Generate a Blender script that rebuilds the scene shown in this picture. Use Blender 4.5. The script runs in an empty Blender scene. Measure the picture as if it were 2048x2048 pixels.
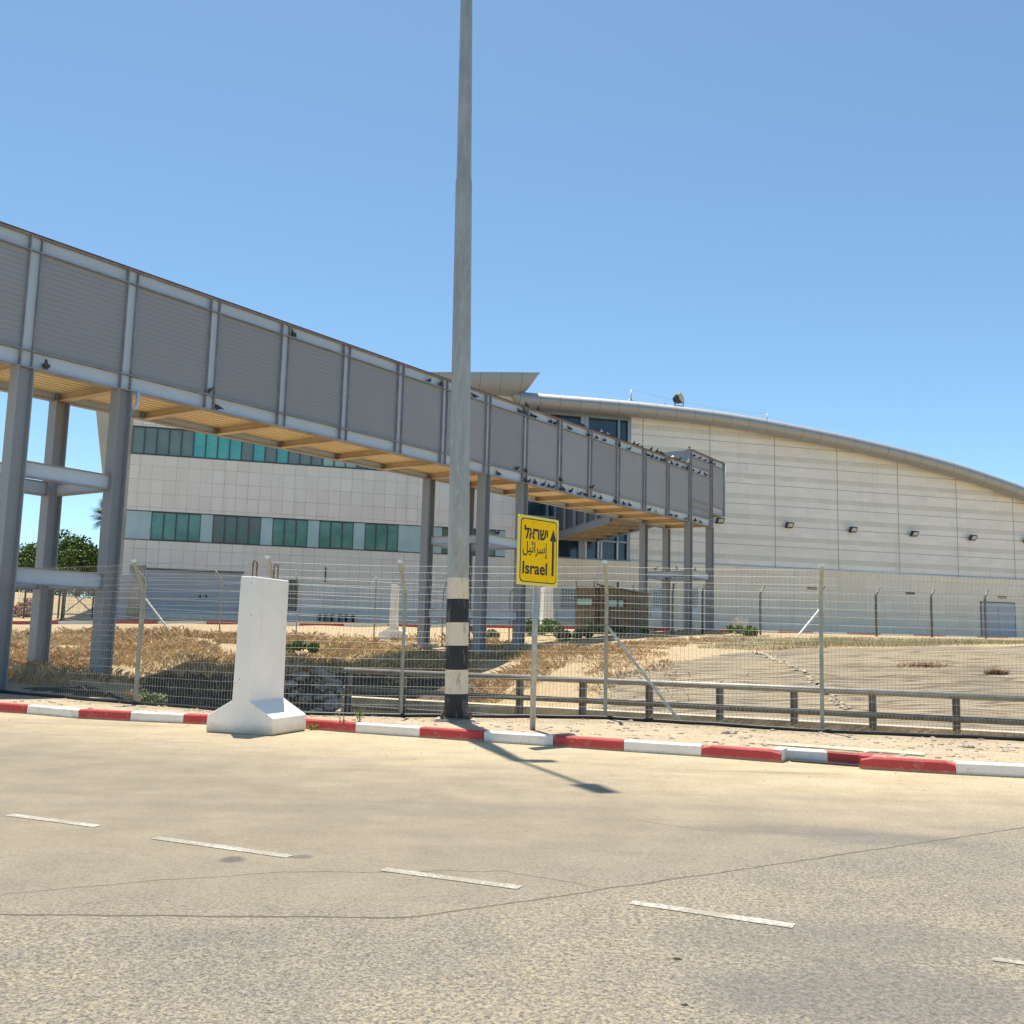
import bpy, bmesh, math, random
import numpy as np
from mathutils import Vector, Matrix, noise
R = math.radians
random.seed(7); rng = np.random.default_rng(7)
scene = bpy.context.scene
COL = scene.collection
# ------------------------------------------------------------------ camera
F = 2000.0; H = 1.5
TH = math.atan(256/F); RO = math.atan(.026)
fw = Vector((0, math.cos(TH), math.sin(TH))); r0 = Vector((1,0,0)); u0 = Vector((0,-math.sin(TH), math.cos(TH)))
cr = math.cos(RO)*r0 + math.sin(RO)*u0; cu = -math.sin(RO)*r0 + math.cos(RO)*u0
EYE = Vector((0,0,H))
def ray(px, py): return fw + cr*((px-1024)/F) + cu*((1024-py)/F)
def at(px, py, Y): d = ray(px,py); return EYE + d*(Y/d.y)
def onz(px, py, z=0.): d = ray(px,py); return EYE + d*((z-H)/d.z)
def proj(p):
    v = Vector(p)-EYE; w = v.dot(fw); return 1024+F*v.dot(cr)/w, 1024-F*v.dot(cu)/w
cd = bpy.data.cameras.new('camera'); cam = bpy.data.objects.new('camera', cd); COL.objects.link(cam)
cd.sensor_width = 36; cd.lens = 36*F/2048; cd.clip_end = 3000; cd.clip_start=.1
M = Matrix((cr, cu, -fw)).transposed().to_4x4(); M.translation = EYE; cam.matrix_world = M
scene.camera = cam
# ------------------------------------------------------------------ materials
class NB:
    def __init__(s, name, rough=.8, metal=0., spec=.5):
        s.m = bpy.data.materials.new(name); s.m.use_nodes = True
        s.nt = s.m.node_tree; s.b = s.nt.nodes['Principled BSDF']
        s.b.inputs['Roughness'].default_value = rough; s.b.inputs['Metallic'].default_value = metal
        s.b.inputs['Specular IOR Level'].default_value = spec
        s.tc = s.nt.nodes.new('ShaderNodeTexCoord')
        s.P = s.tc.outputs['Object']
    def n(s, t, **k):
        x = s.nt.nodes.new(t)
        for a, v in k.items(): setattr(x, a, v)
        return x
    def set(s, inp, v):
        if hasattr(v, 'is_output') or isinstance(v, bpy.types.NodeSocket): s.nt.links.new(v, inp)
        else:
            if hasattr(inp.default_value, '__len__') and len(inp.default_value) == 4 and len(v) == 3: v = (*v, 1)
            inp.default_value = v
    def math(s, op, a, b=0., c=0., clamp=False):
        x = s.n('ShaderNodeMath', operation=op); x.use_clamp = clamp
        s.set(x.inputs[0], a); s.set(x.inputs[1], b); s.set(x.inputs[2], c); return x.outputs[0]
    def mix(s, f, a, b, mode='MIX'):
        x = s.n('ShaderNodeMix', data_type='RGBA', blend_type=mode)
        s.set(x.inputs[0], f); s.set(x.inputs[6], a); s.set(x.inputs[7], b); return x.outputs[2]
    def noise(s, scale, detail=4, rough=.55, vec=None, dist=0.):
        x = s.n('ShaderNodeTexNoise'); s.set(x.inputs['Vector'], vec or s.P)
        x.inputs['Scale'].default_value = scale; x.inputs['Detail'].default_value = detail
        x.inputs['Roughness'].default_value = rough; x.inputs['Distortion'].default_value = dist
        return x.outputs['Fac']
    def voro(s, scale, vec=None, feature='F1', out='Distance', rnd=1.):
        x = s.n('ShaderNodeTexVoronoi', feature=feature); s.set(x.inputs['Vector'], vec or s.P)
        x.inputs['Scale'].default_value = scale; x.inputs['Randomness'].default_value = rnd
        return x.outputs[out]
    def ramp(s, f, lo, hi):
        x = s.n('ShaderNodeMapRange'); x.clamp = True
        s.set(x.inputs[0], f); x.inputs[1].default_value = lo; x.inputs[2].default_value = hi
        return x.outputs[0]
    def map(s, loc=(0,0,0), rot=(0,0,0), sc=(1,1,1), vec=None):
        x = s.n('ShaderNodeMapping'); s.set(x.inputs[0], vec or s.P)
        x.inputs[1].default_value = loc; x.inputs[2].default_value = rot; x.inputs[3].default_value = sc
        return x.outputs[0]
    def sep(s, vec=None):
        x = s.n('ShaderNodeSeparateXYZ'); s.set(x.inputs[0], vec or s.P); return x.outputs
    def comb(s, a, b, c=0.):
        x = s.n('ShaderNodeCombineXYZ'); s.set(x.inputs[0], a); s.set(x.inputs[1], b); s.set(x.inputs[2], c); return x.outputs[0]
    def bump(s, h, strength=.4, dist=.02):
        x = s.n('ShaderNodeBump'); x.inputs['Strength'].default_value = strength; x.inputs['Distance'].default_value = dist
        s.set(x.inputs['Height'], h); s.nt.links.new(x.outputs[0], s.b.inputs['Normal'])
    def col(s, c): s.set(s.b.inputs['Base Color'], c); return s
    def rough(s, r): s.set(s.b.inputs['Roughness'], r)
MT = {}
def simple(name, c, rough=.7, metal=0., var=.12, scale=3., dirt=None, bump=0., spec=.5):
    m = NB(name, rough, metal, spec)
    f = m.noise(scale, 6, .6)
    c2 = tuple(v*(1-var*2) for v in c); c3 = tuple(min(1, v*(1+var)) for v in c)
    o = m.mix(m.ramp(f, .3, .7), c2, c3)
    if dirt: o = m.mix(m.math('MULTIPLY', m.ramp(m.noise(scale*3.1, 8, .7), .52, .72), dirt[1]), o, dirt[0])
    m.col(o)
    if bump: m.bump(m.noise(scale*12, 5, .6), bump, .01)
    MT[name] = m.m; return m.m
# sun-bleached paints, metals, concretes
simple('frame_paint', (.52,.61,.72), .5, var=.1, scale=1.3, dirt=((.24,.19,.16), .35))
simple('flange_shade_paint', (.30,.30,.33), .55, var=.15, scale=2., dirt=((.22,.13,.10), .5))  # darker than the frame: shadow on the flanges painted into the colour
simple('panel_paint', (.26,.28,.295), .55, var=.05, scale=.8, dirt=((.4,.38,.35), .12))
simple('deck_paint', (.85,.68,.42), .6, var=.06, scale=1.)
simple('crossbeam_paint', (.60,.48,.33), .6, var=.08, scale=1.)
simple('column_paint', (.37,.39,.41), .55, var=.12, scale=1.1, dirt=((.22,.17,.13), .4))
simple('galvanised', (.42,.44,.43), .45, .35, var=.14, scale=9.)
simple('galvanised_wire', (.42,.42,.38), .5, .2, var=.05, scale=2.)
simple('post_paint', (.36,.37,.31), .6, 0, var=.15, scale=5., dirt=((.30,.22,.12), .6))
simple('dark_metal', (.12,.125,.12), .5, .3, var=.2, scale=6.)
simple('rail_steel', (.27,.255,.225), .5, .2, var=.15, scale=5.)
simple('link_frame_shade', (.27,.31,.36), .5)  # the three link colours are darkened to paint in the arm's shade
simple('link_panel_shade', (.10,.115,.135), .4)
simple('link_deck_shade', (.36,.30,.23), .7)
simple('weathered_steel', (.19,.18,.16), .6, .2, var=.2, scale=5.)
simple('black', (.012,.012,.014), .5, var=.1)
simple('rust', (.16,.08,.045), .9, var=.3, scale=20)
simple('concrete', (.40,.38,.34), .9, var=.18, scale=4., bump=.4, dirt=((.2,.18,.15), .5))
simple('tan_concrete', (.50,.43,.31), .9, var=.2, scale=3., bump=.5, dirt=((.22,.18,.12), .6))
simple('white_paint', (.90,.885,.84), .6, var=.025, scale=2.5, dirt=((.5,.48,.44), .18), bump=.12)
simple('white_metal', (.70,.72,.73), .5, var=.05)
simple('white_block', (.62,.60,.55), .8, var=.1, scale=3, dirt=((.3,.27,.22), .5))
simple('door_grey', (.44,.48,.54), .5, var=.06, scale=.6)
simple('mullion', (.30,.36,.42), .4, .2, var=.05)
simple('window_frame', (.06,.08,.085), .4, var=.05)
simple('rock', (.42,.36,.28), .95, var=.3, scale=6., bump=.6)
simple('brown_metal', (.20,.15,.09), .8, var=.25, scale=3., dirt=((.10,.07,.04), .6))
simple('lamp_body', (.03,.035,.04), .5)
simple('lamp_glass', (.62,.64,.66), .2)
simple('wood', (.28,.24,.17), .9, var=.2, scale=6)
simple('bark', (.13,.10,.07), .95, var=.3, scale=8, bump=.6)
simple('hill', (.20,.19,.13), .95, var=.2, scale=.02)
simple('stone_end', (.50,.46,.38), .9, var=.06, scale=.6)
def glass(name, c, c2, rough=.08):
    m = NB(name, rough, 0, .8); f = m.noise(.9, 3)
    m.col(m.mix(m.ramp(f,.35,.65), c, c2)); MT[name] = m.m
glass('glass_dull', (.12,.175,.175), (.16,.22,.21), .25)
glass('glass_bright', (.06,.38,.37), (.10,.48,.45), .2)
glass('glass_green', (.06,.21,.18), (.12,.30,.25), .12)
glass('glass_pale', (.27,.45,.40), (.33,.50,.44), .2)
glass('glass_brown', (.13,.13,.10), (.07,.19,.16), .15)
glass('glass_navy', (.010,.028,.05), (.02,.05,.08), .06)
glass('spandrel', (.34,.50,.53), (.42,.57,.60), .25)
# roof edge metal, with cladding seams every 1.35 m along local x
def roofm():
    m = NB('roof_metal', .5, .4); x = m.sep()[0]
    fr = m.math('FRACT', m.math('MULTIPLY', x, 1/1.35))
    seam = m.math('LESS_THAN', fr, .022)
    tone = m.ramp(m.noise(1, 2, vec=m.comb(m.math('FLOOR', m.math('MULTIPLY', x, 1/1.35)), 0.)), .2, .8)
    c = m.mix(tone, (.34,.345,.345), (.37,.375,.375)); m.col(m.mix(seam, c, (.15,.15,.15)))
    MT['roof_metal'] = m.m
roofm()
def worn(name, c, rough, streak, rust, k=.10):
    m = NB(name, rough); oi = m.n('ShaderNodeObjectInfo'); a = tuple(v*(1-k) for v in c); b = tuple(v*(1+k) for v in c)
    o = m.mix(oi.outputs['Random'], a, b); o = m.mix(m.math('MULTIPLY', m.ramp(m.noise(.8,5,.6), .35,.7), .25), o, tuple(v*.8 for v in c))
    st = m.ramp(m.noise(1.,6,.75,vec=m.map(sc=(7,7,.35))), .60,.74); o = m.mix(m.math('MULTIPLY', st, .45), o, streak)
    ru = m.ramp(m.noise(1.,7,.8,vec=m.map(loc=(3,1,0),sc=(3,3,.9))), .64,.72); o = m.mix(m.math('MULTIPLY', ru, .5), o, rust)
    m.col(o); MT[name] = m.m
worn('panel_paint', (.27,.285,.30), .55, (.36,.36,.34), (.22,.19,.16)); worn('frame_paint', (.50,.575,.66), .5, (.36,.36,.36), (.26,.18,.13), .05); worn('column_paint', (.29,.31,.335), .55, (.28,.27,.26), (.22,.16,.12), .06)
# stone cladding of left wing: grid of slabs
def clad():
    m = NB('stone_cladding', .75); s = m.sep()
    b = m.n('ShaderNodeTexBrick', offset=0., squash=1.)
    m.set(b.inputs['Vector'], m.comb(m.math('ADD', s[0], 50*.684+.03), m.math('ADD', s[2], 10.)))
    b.inputs['Color1'].default_value = (.83,.80,.755,1); b.inputs['Color2'].default_value = (.72,.68,.62,1)
    b.inputs['Mortar'].default_value = (.26,.25,.23,1); b.inputs['Scale'].default_value = 1
    b.inputs['Mortar Size'].default_value = .012; b.inputs['Mortar Smooth'].default_value = .3
    b.inputs['Brick Width'].default_value = .684; b.inputs['Row Height'].default_value = .81
    c = m.mix(m.ramp(m.noise(.35,5,.6),.3,.75), b.outputs[0], (.76,.73,.68))
    st = m.math('MULTIPLY', m.ramp(m.noise(1., 5, .7, vec=m.map(sc=(2.5,2.5,.12))), .55, .75), .25)
    c = m.mix(st, c, (.33,.30,.27)); m.col(c)
    m.bump(b.outputs['Fac'], .5, -.01); MT['stone_cladding'] = m.m
clad()
_f = lambda px,py: (lambda d, e: e.x+d.x*(-e.y/d.y))(_MI.to_3x3()@ray(px,py), _MI@EYE)
_d = Vector((.9664,.2571,0)).normalized(); _n = Vector((-_d.y,_d.x,0)); _M = Matrix((_d,_n,Vector((0,0,1)))).transposed().to_4x4(); _M.translation = Vector((0,63.7,0)); _MI = _M.inverted()
JX0 = _f(1550,1000); JXP = (_f(2029,1100)-JX0)/4; JX0 -= JXP*.008
def banded():
    m = NB('banded_stone', .6); s = m.sep(); z = m.math('SUBTRACT', s[2], 6.93-.02)
    per = 1.41; k = m.math('MULTIPLY', z, 1/per); fr = m.math('FRACT', k)
    line = m.math('LESS_THAN', m.math('ABSOLUTE', m.math('SUBTRACT', fr, .03)), .012)
    band = m.math('LESS_THAN', m.math('ABSOLUTE', m.math('SUBTRACT', fr, .42)), .12)
    b = m.n('ShaderNodeTexBrick', offset=.37, squash=1.)
    m.set(b.inputs['Vector'], m.comb(m.math('ADD', s[0], 80), z))
    b.inputs['Color1'].default_value = (.86,.83,.77,1); b.inputs['Color2'].default_value = (.79,.765,.71,1)
    b.inputs['Mortar'].default_value = (.76,.735,.68,1); b.inputs['Mortar Size'].default_value = .006
    b.inputs['Scale'].default_value = 1; b.inputs['Brick Width'].default_value = 1.1; b.inputs['Row Height'].default_value = .3525
    c = b.outputs[0]
    b2 = m.n('ShaderNodeTexBrick', offset=.5, squash=1.)
    m.set(b2.inputs['Vector'], m.comb(m.math('ADD', s[0], 80), z))
    b2.inputs['Color1'].default_value = (.58,.565,.49,1); b2.inputs['Color2'].default_value = (.68,.66,.58,1)
    b2.inputs['Mortar'].default_value = (.52,.50,.42,1); b2.inputs['Mortar Size'].default_value = .004
    b2.inputs['Scale'].default_value = 1; b2.inputs['Brick Width'].default_value = .9; b2.inputs['Row Height'].default_value = .705
    c = m.mix(m.math('MULTIPLY', band, .75), c, b2.outputs[0])
    c = m.mix(m.math('MULTIPLY', m.ramp(m.noise(.25,5,.6),.4,.75),.3), c, (.60,.57,.51))
    st = m.math('MULTIPLY', m.ramp(m.noise(1., 5, .7, vec=m.map(sc=(1.6,1.6,.1))), .55, .75), .25)
    c = m.mix(st, c, (.33,.31,.28))
    # wide movement joints
    jx = m.math('FRACT', m.math('MULTIPLY', m.math('SUBTRACT', s[0], JX0), 1/JXP))
    j = m.math('LESS_THAN', jx, .012)
    c = m.mix(m.math('MAXIMUM', j, line), c, (.33,.32,.31)); m.col(c)
    m.bump(m.math('MAXIMUM', j, line), .5, -.02); MT['banded_stone'] = m.m
banded()
def beige():
    m = NB('beige_stone', .8); s = m.sep()
    b = m.n('ShaderNodeTexBrick', offset=.5, squash=1.)
    m.set(b.inputs['Vector'], m.comb(m.math('ADD', s[0], 80), s[2]))
    b.inputs['Color1'].default_value = (.90,.82,.67,1); b.inputs['Color2'].default_value = (.82,.745,.61,1)
    b.inputs['Mortar'].default_value = (.42,.39,.34,1); b.inputs['Scale'].default_value = 1
    b.inputs['Mortar Size'].default_value = .010; b.inputs['Brick Width'].default_value = 2.2; b.inputs['Row Height'].default_value = .80
    c = m.mix(m.math('MULTIPLY', m.ramp(m.noise(.3,6,.65),.42,.72),.4), b.outputs[0], (.80,.77,.70))
    st = m.math('MULTIPLY', m.ramp(m.noise(1., 6, .7, vec=m.map(sc=(1.8,1.8,.12))), .52, .75), .35)
    c = m.mix(st, c, (.50,.46,.39)); m.col(c); MT['beige_stone'] = m.m
beige()
# ground materials (object coordinates = world for ground sheets)
def soil():
    m = NB('sandy_soil', 1., spec=.15); n1 = m.noise(.25,6,.6); n2 = m.noise(6,8,.7); n3 = m.noise(40,4,.6)
    c = m.mix(m.ramp(n2,.3,.7), (.30,.23,.14), (.48,.38,.25))
    c = m.mix(m.math('MULTIPLY', m.ramp(n1,.4,.65), .5), c, (.42,.30,.15))
    peb = m.ramp(m.voro(14), .0, .22); c = m.mix(m.math('MULTIPLY', m.math('SUBTRACT',1.,peb), .6), c, (.50,.45,.36))
    c = m.mix(m.math('MULTIPLY', m.ramp(n3,.55,.75),.5), c, (.22,.17,.10)); m.col(c)
    m.bump(m.math('ADD', n2, m.math('MULTIPLY', n3, .6)), .7, .05); MT['sandy_soil'] = m.m
soil()
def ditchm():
    m = NB('ditch_soil_shade', 1., spec=.1); n = m.noise(5,8,.75); v = m.voro(3.2); c = m.mix(m.ramp(n,.35,.65), (.05,.042,.032), (.15,.125,.09)); c = m.mix(m.math('MULTIPLY', m.math('LESS_THAN', v, .28), m.ramp(m.noise(.7,3),.45,.6)), c, (.24,.22,.19)); m.col(c); m.bump(m.math('ADD', n, m.math('MULTIPLY', v, -1.)), .9, .08); MT['ditch_soil_shade'] = m.m  # dark earth and grey stones, with the bridge shadow painted into the colour
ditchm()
def verge():
    m = NB('verge_sand', 1., spec=.15); n1 = m.noise(1.1,6,.65); n2 = m.noise(9,8,.7); n3 = m.noise(45,4,.6)
    c = m.mix(m.ramp(n1,.35,.65), (.47,.375,.255), (.35,.28,.19))
    c = m.mix(m.math('MULTIPLY', m.ramp(n2,.45,.65), .55), c, (.30,.235,.16))
    v = m.n('ShaderNodeTexVoronoi'); m.set(v.inputs['Vector'], m.P); v.inputs['Scale'].default_value = 26
    sp = m.sep(v.outputs['Color'])[0]
    peb = m.math('MULTIPLY', m.math('LESS_THAN', v.outputs['Distance'], .4), m.math('GREATER_THAN', sp, .35))
    c = m.mix(m.math('MULTIPLY', peb, .7), c, m.mix(m.sep(v.outputs['Color'])[1], (.25,.21,.16), (.72,.66,.55))); m.col(c)
    m.bump(m.math('ADD', m.math('ADD', n2, m.math('MULTIPLY', n3, .5)), peb), .8, .035); MT['verge_sand'] = m.m
verge()
def paving():
    m = NB('stone_pitching', 1., spec=.15)
    vec = m.map(rot=(0,0,R(66)), sc=(.42,6.0,1.)); v = m.voro(1.15, vec, 'DISTANCE_TO_EDGE')
    vc = m.voro(1.15, vec, out='Color'); n = m.noise(14,8,.7); nb = m.noise(.5,5,.6)
    c = m.mix(m.ramp(n,.3,.7), (.21,.175,.13), (.33,.28,.205)); c = m.mix(m.math('MULTIPLY', m.sep(vc)[0], .45), c, (.41,.345,.25))
    c = m.mix(m.math('MULTIPLY', m.ramp(nb,.4,.65), .55), c, (.45,.36,.235))
    e = m.ramp(v, .0, .13); c = m.mix(m.math('MULTIPLY', m.math('SUBTRACT',1.,e),.85), c, (.11,.09,.065)); m.col(c)
    m.bump(m.math('ADD', m.math('MULTIPLY', e, .8), n), .9, .06); MT['stone_pitching'] = m.m
paving()
def roadm():
    m = NB('asphalt_dusty', 1., spec=.15); s = m.sep(); x, y = s[0], s[1]
    n_l = m.noise(.22,5,.55); n_m = m.noise(1.6,7,.65); n_f = m.noise(70,3,.7); n_s = m.noise(1., 6, .6, vec=m.map(rot=(0,0,R(-8)), sc=(.25,2.2,1)))
    v = m.n('ShaderNodeTexVoronoi'); m.set(v.inputs['Vector'], m.P); v.inputs['Scale'].default_value = 95
    agg = m.sep(v.outputs['Color'])[0]
    # seam lines from the photographed ground, world x,y
    ks = ROAD['kerb']; d_k = m.math('SUBTRACT', m.math('ADD', m.math('MULTIPLY', x, ks[0]), ks[1]), y)   # metres in front of the kerb
    dust = m.math('SUBTRACT', 1., m.ramp(m.math('ADD', d_k, m.math('MULTIPLY', m.math('SUBTRACT', n_l, .5), 6.)), .2, 5.2))
    def side(a, b):  # >0 beyond the line through a,b (further from camera)
        k = (b[1]-a[1])/(b[0]-a[0]); return m.math('SUBTRACT', y, m.math('ADD', m.math('MULTIPLY', x, k), a[1]-k*a[0]))
    wob = m.math('MULTIPLY', m.math('SUBTRACT', m.noise(2.5,3), .5), .10)
    s1 = m.math('ADD', side(*ROAD['s1']), wob); s2 = m.math('ADD', side(*ROAD['s2']), wob)
    near = m.math('GREATER_THAN', m.math('SUBTRACT', 0., m.math('MINIMUM', s1, s2)), 0.)
    # smooth upper asphalt
    up = m.mix(m.ramp(n_m,.3,.7), (.275,.232,.168), (.37,.31,.222))
    up = m.mix(m.math('MULTIPLY', m.ramp(n_s,.5,.75),.5), up, (.225,.20,.165))
    up = m.mix(m.math('MULTIPLY', m.ramp(agg,.7,.9),.45), up, (.16,.15,.14))
    # coarse near asphalt
    lo = m.mix(agg, (.11,.107,.10), (.275,.258,.225))
    lo = m.mix(m.math('MULTIPLY', m.ramp(m.noise(.5,5,.6), .42, .64), .7), lo, m.mix(agg, (.09,.09,.09), (.21,.205,.193)))
    dp = m.math('MULTIPLY', m.ramp(m.noise(34,5,.8),.46,.58), m.ramp(m.math('ADD', n_l, m.math('MULTIPLY', n_m, .6)),.60,.85)); lo = m.mix(m.math('MULTIPLY', dp, .95), lo, (.46,.375,.25))
    d2 = m.math('MULTIPLY', m.ramp(m.noise(85,4,.8),.46,.60), .6); lo = m.mix(d2, lo, (.34,.285,.20))
    s12 = m.math('MINIMUM', s1, s2); near = m.math('SUBTRACT', 1., m.ramp(m.math('ADD', s12, m.math('MULTIPLY', m.math('SUBTRACT', n_m, .5), .9)), -.35, .45))
    up = m.mix(m.math('MULTIPLY', m.math('SUBTRACT', 1., m.ramp(s12, 0., 2.2)), .35), up, m.mix(agg, (.15,.14,.12), (.34,.31,.26)))
    c = m.mix(near, up, lo)
    sand = m.mix(m.ramp(n_m,.3,.7), (.50,.395,.25), (.62,.50,.33))
    sand = m.mix(m.math('MULTIPLY', m.ramp(n_s,.5,.7),.35), sand, (.28,.23,.165))
    c = m.mix(m.math('MULTIPLY', m.math('MULTIPLY', dust, m.math('SUBTRACT', 1., near)), .97), c, sand)
    c = m.mix(1., c, m.mix(agg, (.78,.78,.78), (1.16,1.16,1.16)), 'MULTIPLY')
    # cracks along seams
    def crack(sv, w): return m.math('LESS_THAN', m.math('ABSOLUTE', sv), w)
    bs = m.math('MINIMUM', s1, s2)
    c = m.mix(m.math('MULTIPLY', crack(bs, .014), .8), c, (.10,.085,.065))
    for a, b in ROAD['cracks']:
        l = side(a, b); lo_x, hi_x = min(a[0],b[0]), max(a[0],b[0])
        ms = m.math('MULTIPLY', m.math('GREATER_THAN', x, lo_x), m.math('LESS_THAN', x, hi_x))
        w2 = m.math('MULTIPLY', m.math('SUBTRACT', m.noise(1.6,5,.65), .5), .20)
        c = m.mix(m.math('MULTIPLY', m.math('MULTIPLY', crack(m.math('ADD', l, w2), .012), ms), .65), c, (.12,.10,.08))
    for (cx, cy, rx, ry, k, tone) in ROAD['spots']:
        ex = m.math('POWER', m.math('MULTIPLY', m.math('SUBTRACT', x, cx), 1/rx), 2.); ey = m.math('POWER', m.math('MULTIPLY', m.math('SUBTRACT', y, cy), 1/ry), 2.)
        r = m.math('ADD', m.math('ADD', ex, ey), m.math('MULTIPLY', m.math('SUBTRACT', m.noise(14,5,.8), .5), 2.2))
        c = m.mix(m.math('MULTIPLY', m.math('SUBTRACT', 1., m.ramp(r, .35, 1.1)), k), c, tone)
    m.col(c); m.bump(m.math('ADD', m.math('MULTIPLY', agg, .7), m.math('MULTIPLY', n_f, .6)), .38, .006)
    MT['asphalt_dusty'] = m.m; m.b.inputs['Diffuse Roughness'].default_value = .6
W = lambda px, py: tuple(onz(px, py)[:2])
kA, kB = W(413,1449), W(1912,1549); ksl = (kB[1]-kA[1])/(kB[0]-kA[0])
ROAD = dict(kerb=(ksl, kA[1]-ksl*kA[0]), s1=(W(0,1829), W(870,1836)), s2=(W(1024,1806), W(2048,1655)),
  cracks=[(W(0,1790),W(300,1762)), (W(300,1762),W(560,1745)), (W(560,1745),W(1010,1742)), (W(1010,1742),W(1200,1776)), (W(0,1472),W(200,1449)), (W(1270,1640),W(1420,1662))],
  spots=[(*W(465,1719),.10,.11,.6,(.06,.065,.075)), (*W(602,1714),.09,.08,.5,(.07,.075,.085)), (*W(1580,1660),.9,.28,.45,(.15,.14,.13)), (*W(1770,1678),.8,.30,.4,(.16,.15,.14)),
         (*W(1370,2010),.02,.02,.9,(.02,.02,.02)), (*W(1354,1918),.03,.03,.95,(.02,.02,.02)),(*W(1760,1990),.9,.5,.5,(.12,.12,.125)), (*W(1690,1880),1.1,.5,.35,(.13,.13,.13)), (*W(300,1452),.9,.22,.4,(.30,.23,.15)), (*W(1560,1545),.9,.16,.5,(.30,.22,.14))])
roadm()
def markm():
    m = NB('road_paint', .8); n = m.noise(38,5,.75); nb = m.noise(2.2,3)
    w = m.ramp(m.math('ADD', n, m.math('MULTIPLY', m.math('SUBTRACT', nb, .5), .5)), .49, .64)
    m.col(m.mix(w, (.25,.225,.18), (.47,.47,.435))); MT['road_paint'] = m.m
markm()
def kerbm(name, c, chip):
    m = NB(name, .65); f = m.ramp(m.noise(7,9,.8), .56, .62); g = m.ramp(m.noise(2,5,.6),.3,.7)
    o = m.mix(g, c, tuple(v*.86 for v in c)); o = m.mix(m.math('MULTIPLY', f, .7), o, chip)
    z = m.sep()[2]; low = m.math('MULTIPLY', m.math('SUBTRACT', 1., m.ramp(m.math('ADD', z, m.math('MULTIPLY', m.noise(12,5,.7), .06)), .03, .075)), .85)
    o = m.mix(low, o, (.42,.34,.23)); m.col(o); m.bump(m.noise(25,5,.6), .3, .01); MT[name] = m.m
kerbm('kerb_red', (.44,.045,.05), (.40,.22,.18)); kerbm('kerb_white', (.76,.77,.75), (.45,.42,.36))
def polebandm(name, a, chip, k):
    m = NB(name, .7); f = m.ramp(m.noise(1.,8,.75,vec=m.map(sc=(9,9,2.2))), .54, .60)
    m.col(m.mix(m.math('MULTIPLY', f, k), a, chip)); m.bump(f,.3,.004); MT[name] = m.m
polebandm('band_white', (.66,.61,.50), (.28,.25,.20), .6); polebandm('band_black', (.018,.02,.028), (.20,.20,.20), .5)
def polem():
    m = NB('pole_metal', .5, .25); f = m.noise(1.,7,.7,vec=m.map(sc=(7,7,1.1))); g = m.noise(1,5,.6,vec=m.map(sc=(14,14,5)))
    c = m.mix(m.ramp(f,.35,.65), (.29,.305,.295), (.42,.435,.42)); c = m.mix(m.math('MULTIPLY', m.ramp(g,.58,.7),.5), c, (.55,.57,.54)); m.col(c)
    MT['pole_metal'] = m.m
polem()
simple('sign_yellow', (.96,.60,.002), .6, var=.03, spec=.15); simple('sign_edge', (.84,.70,.12), .4, var=.03); simple('sign_black', (.02,.018,.016), .5)
def barrierm():
    m = NB('barrier_white', .7); v = m.n('ShaderNodeTexVoronoi'); m.set(v.inputs['Vector'], m.P); v.inputs['Scale'].default_value = 9
    pit = m.math('MULTIPLY', m.math('LESS_THAN', v.outputs['Distance'], .10), m.math('GREATER_THAN', m.sep(v.outputs['Color'])[0], .62))
    o = m.mix(m.ramp(m.noise(1.6,6,.6),.3,.7), (.90,.885,.84), (.80,.785,.745))
    o = m.mix(m.math('MULTIPLY', m.ramp(m.noise(1.,6,.7,vec=m.map(sc=(6,6,.5))), .58,.75), .35), o, (.55,.53,.48))
    z = m.sep()[2]; lo = m.math('SUBTRACT', 1., m.ramp(m.math('ADD', z, m.math('MULTIPLY', m.noise(6,6,.8), -.22)), -.10, .06)); o = m.mix(m.math('MULTIPLY', lo, .75), o, (.47,.39,.28))
    ch = m.ramp(m.noise(11,7,.85), .66,.70); o = m.mix(m.math('MULTIPLY', ch, .6), o, (.42,.40,.36)); o = m.mix(m.math('MULTIPLY', pit, .75), o, (.16,.15,.14))
    m.col(o); m.bump(m.math('ADD', m.noise(14,6,.7), m.math('MULTIPLY', pit, -1.2)), .35, .012); MT['barrier_white'] = m.m
barrierm()
def leafm(name, a, b, scale=.9):
    m = NB(name, .7, spec=.2); m.col(m.mix(m.ramp(m.noise(scale,3),.3,.7), a, b)); MT[name] = m.m
leafm('foliage_dark', (.035,.06,.02), (.09,.12,.035)); leafm('foliage_light', (.07,.14,.025), (.15,.22,.05)); leafm('foliage_pink', (.42,.06,.16), (.50,.14,.20))
leafm('palm_leaf', (.06,.08,.03), (.13,.14,.05)); leafm('weed', (.10,.18,.035), (.22,.26,.09), 4); leafm('grey_weed', (.22,.22,.13), (.33,.30,.18), 4)
leafm('straw', (.31,.15,.055), (.66,.47,.24), .4); leafm('straw_pale', (.50,.38,.20), (.70,.56,.33), 1.1)
leafm('pigeon_grey', (.045,.05,.06), (.09,.095,.11), 9); leafm('pigeon_white', (.70,.70,.68), (.78,.78,.76), 9)
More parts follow.
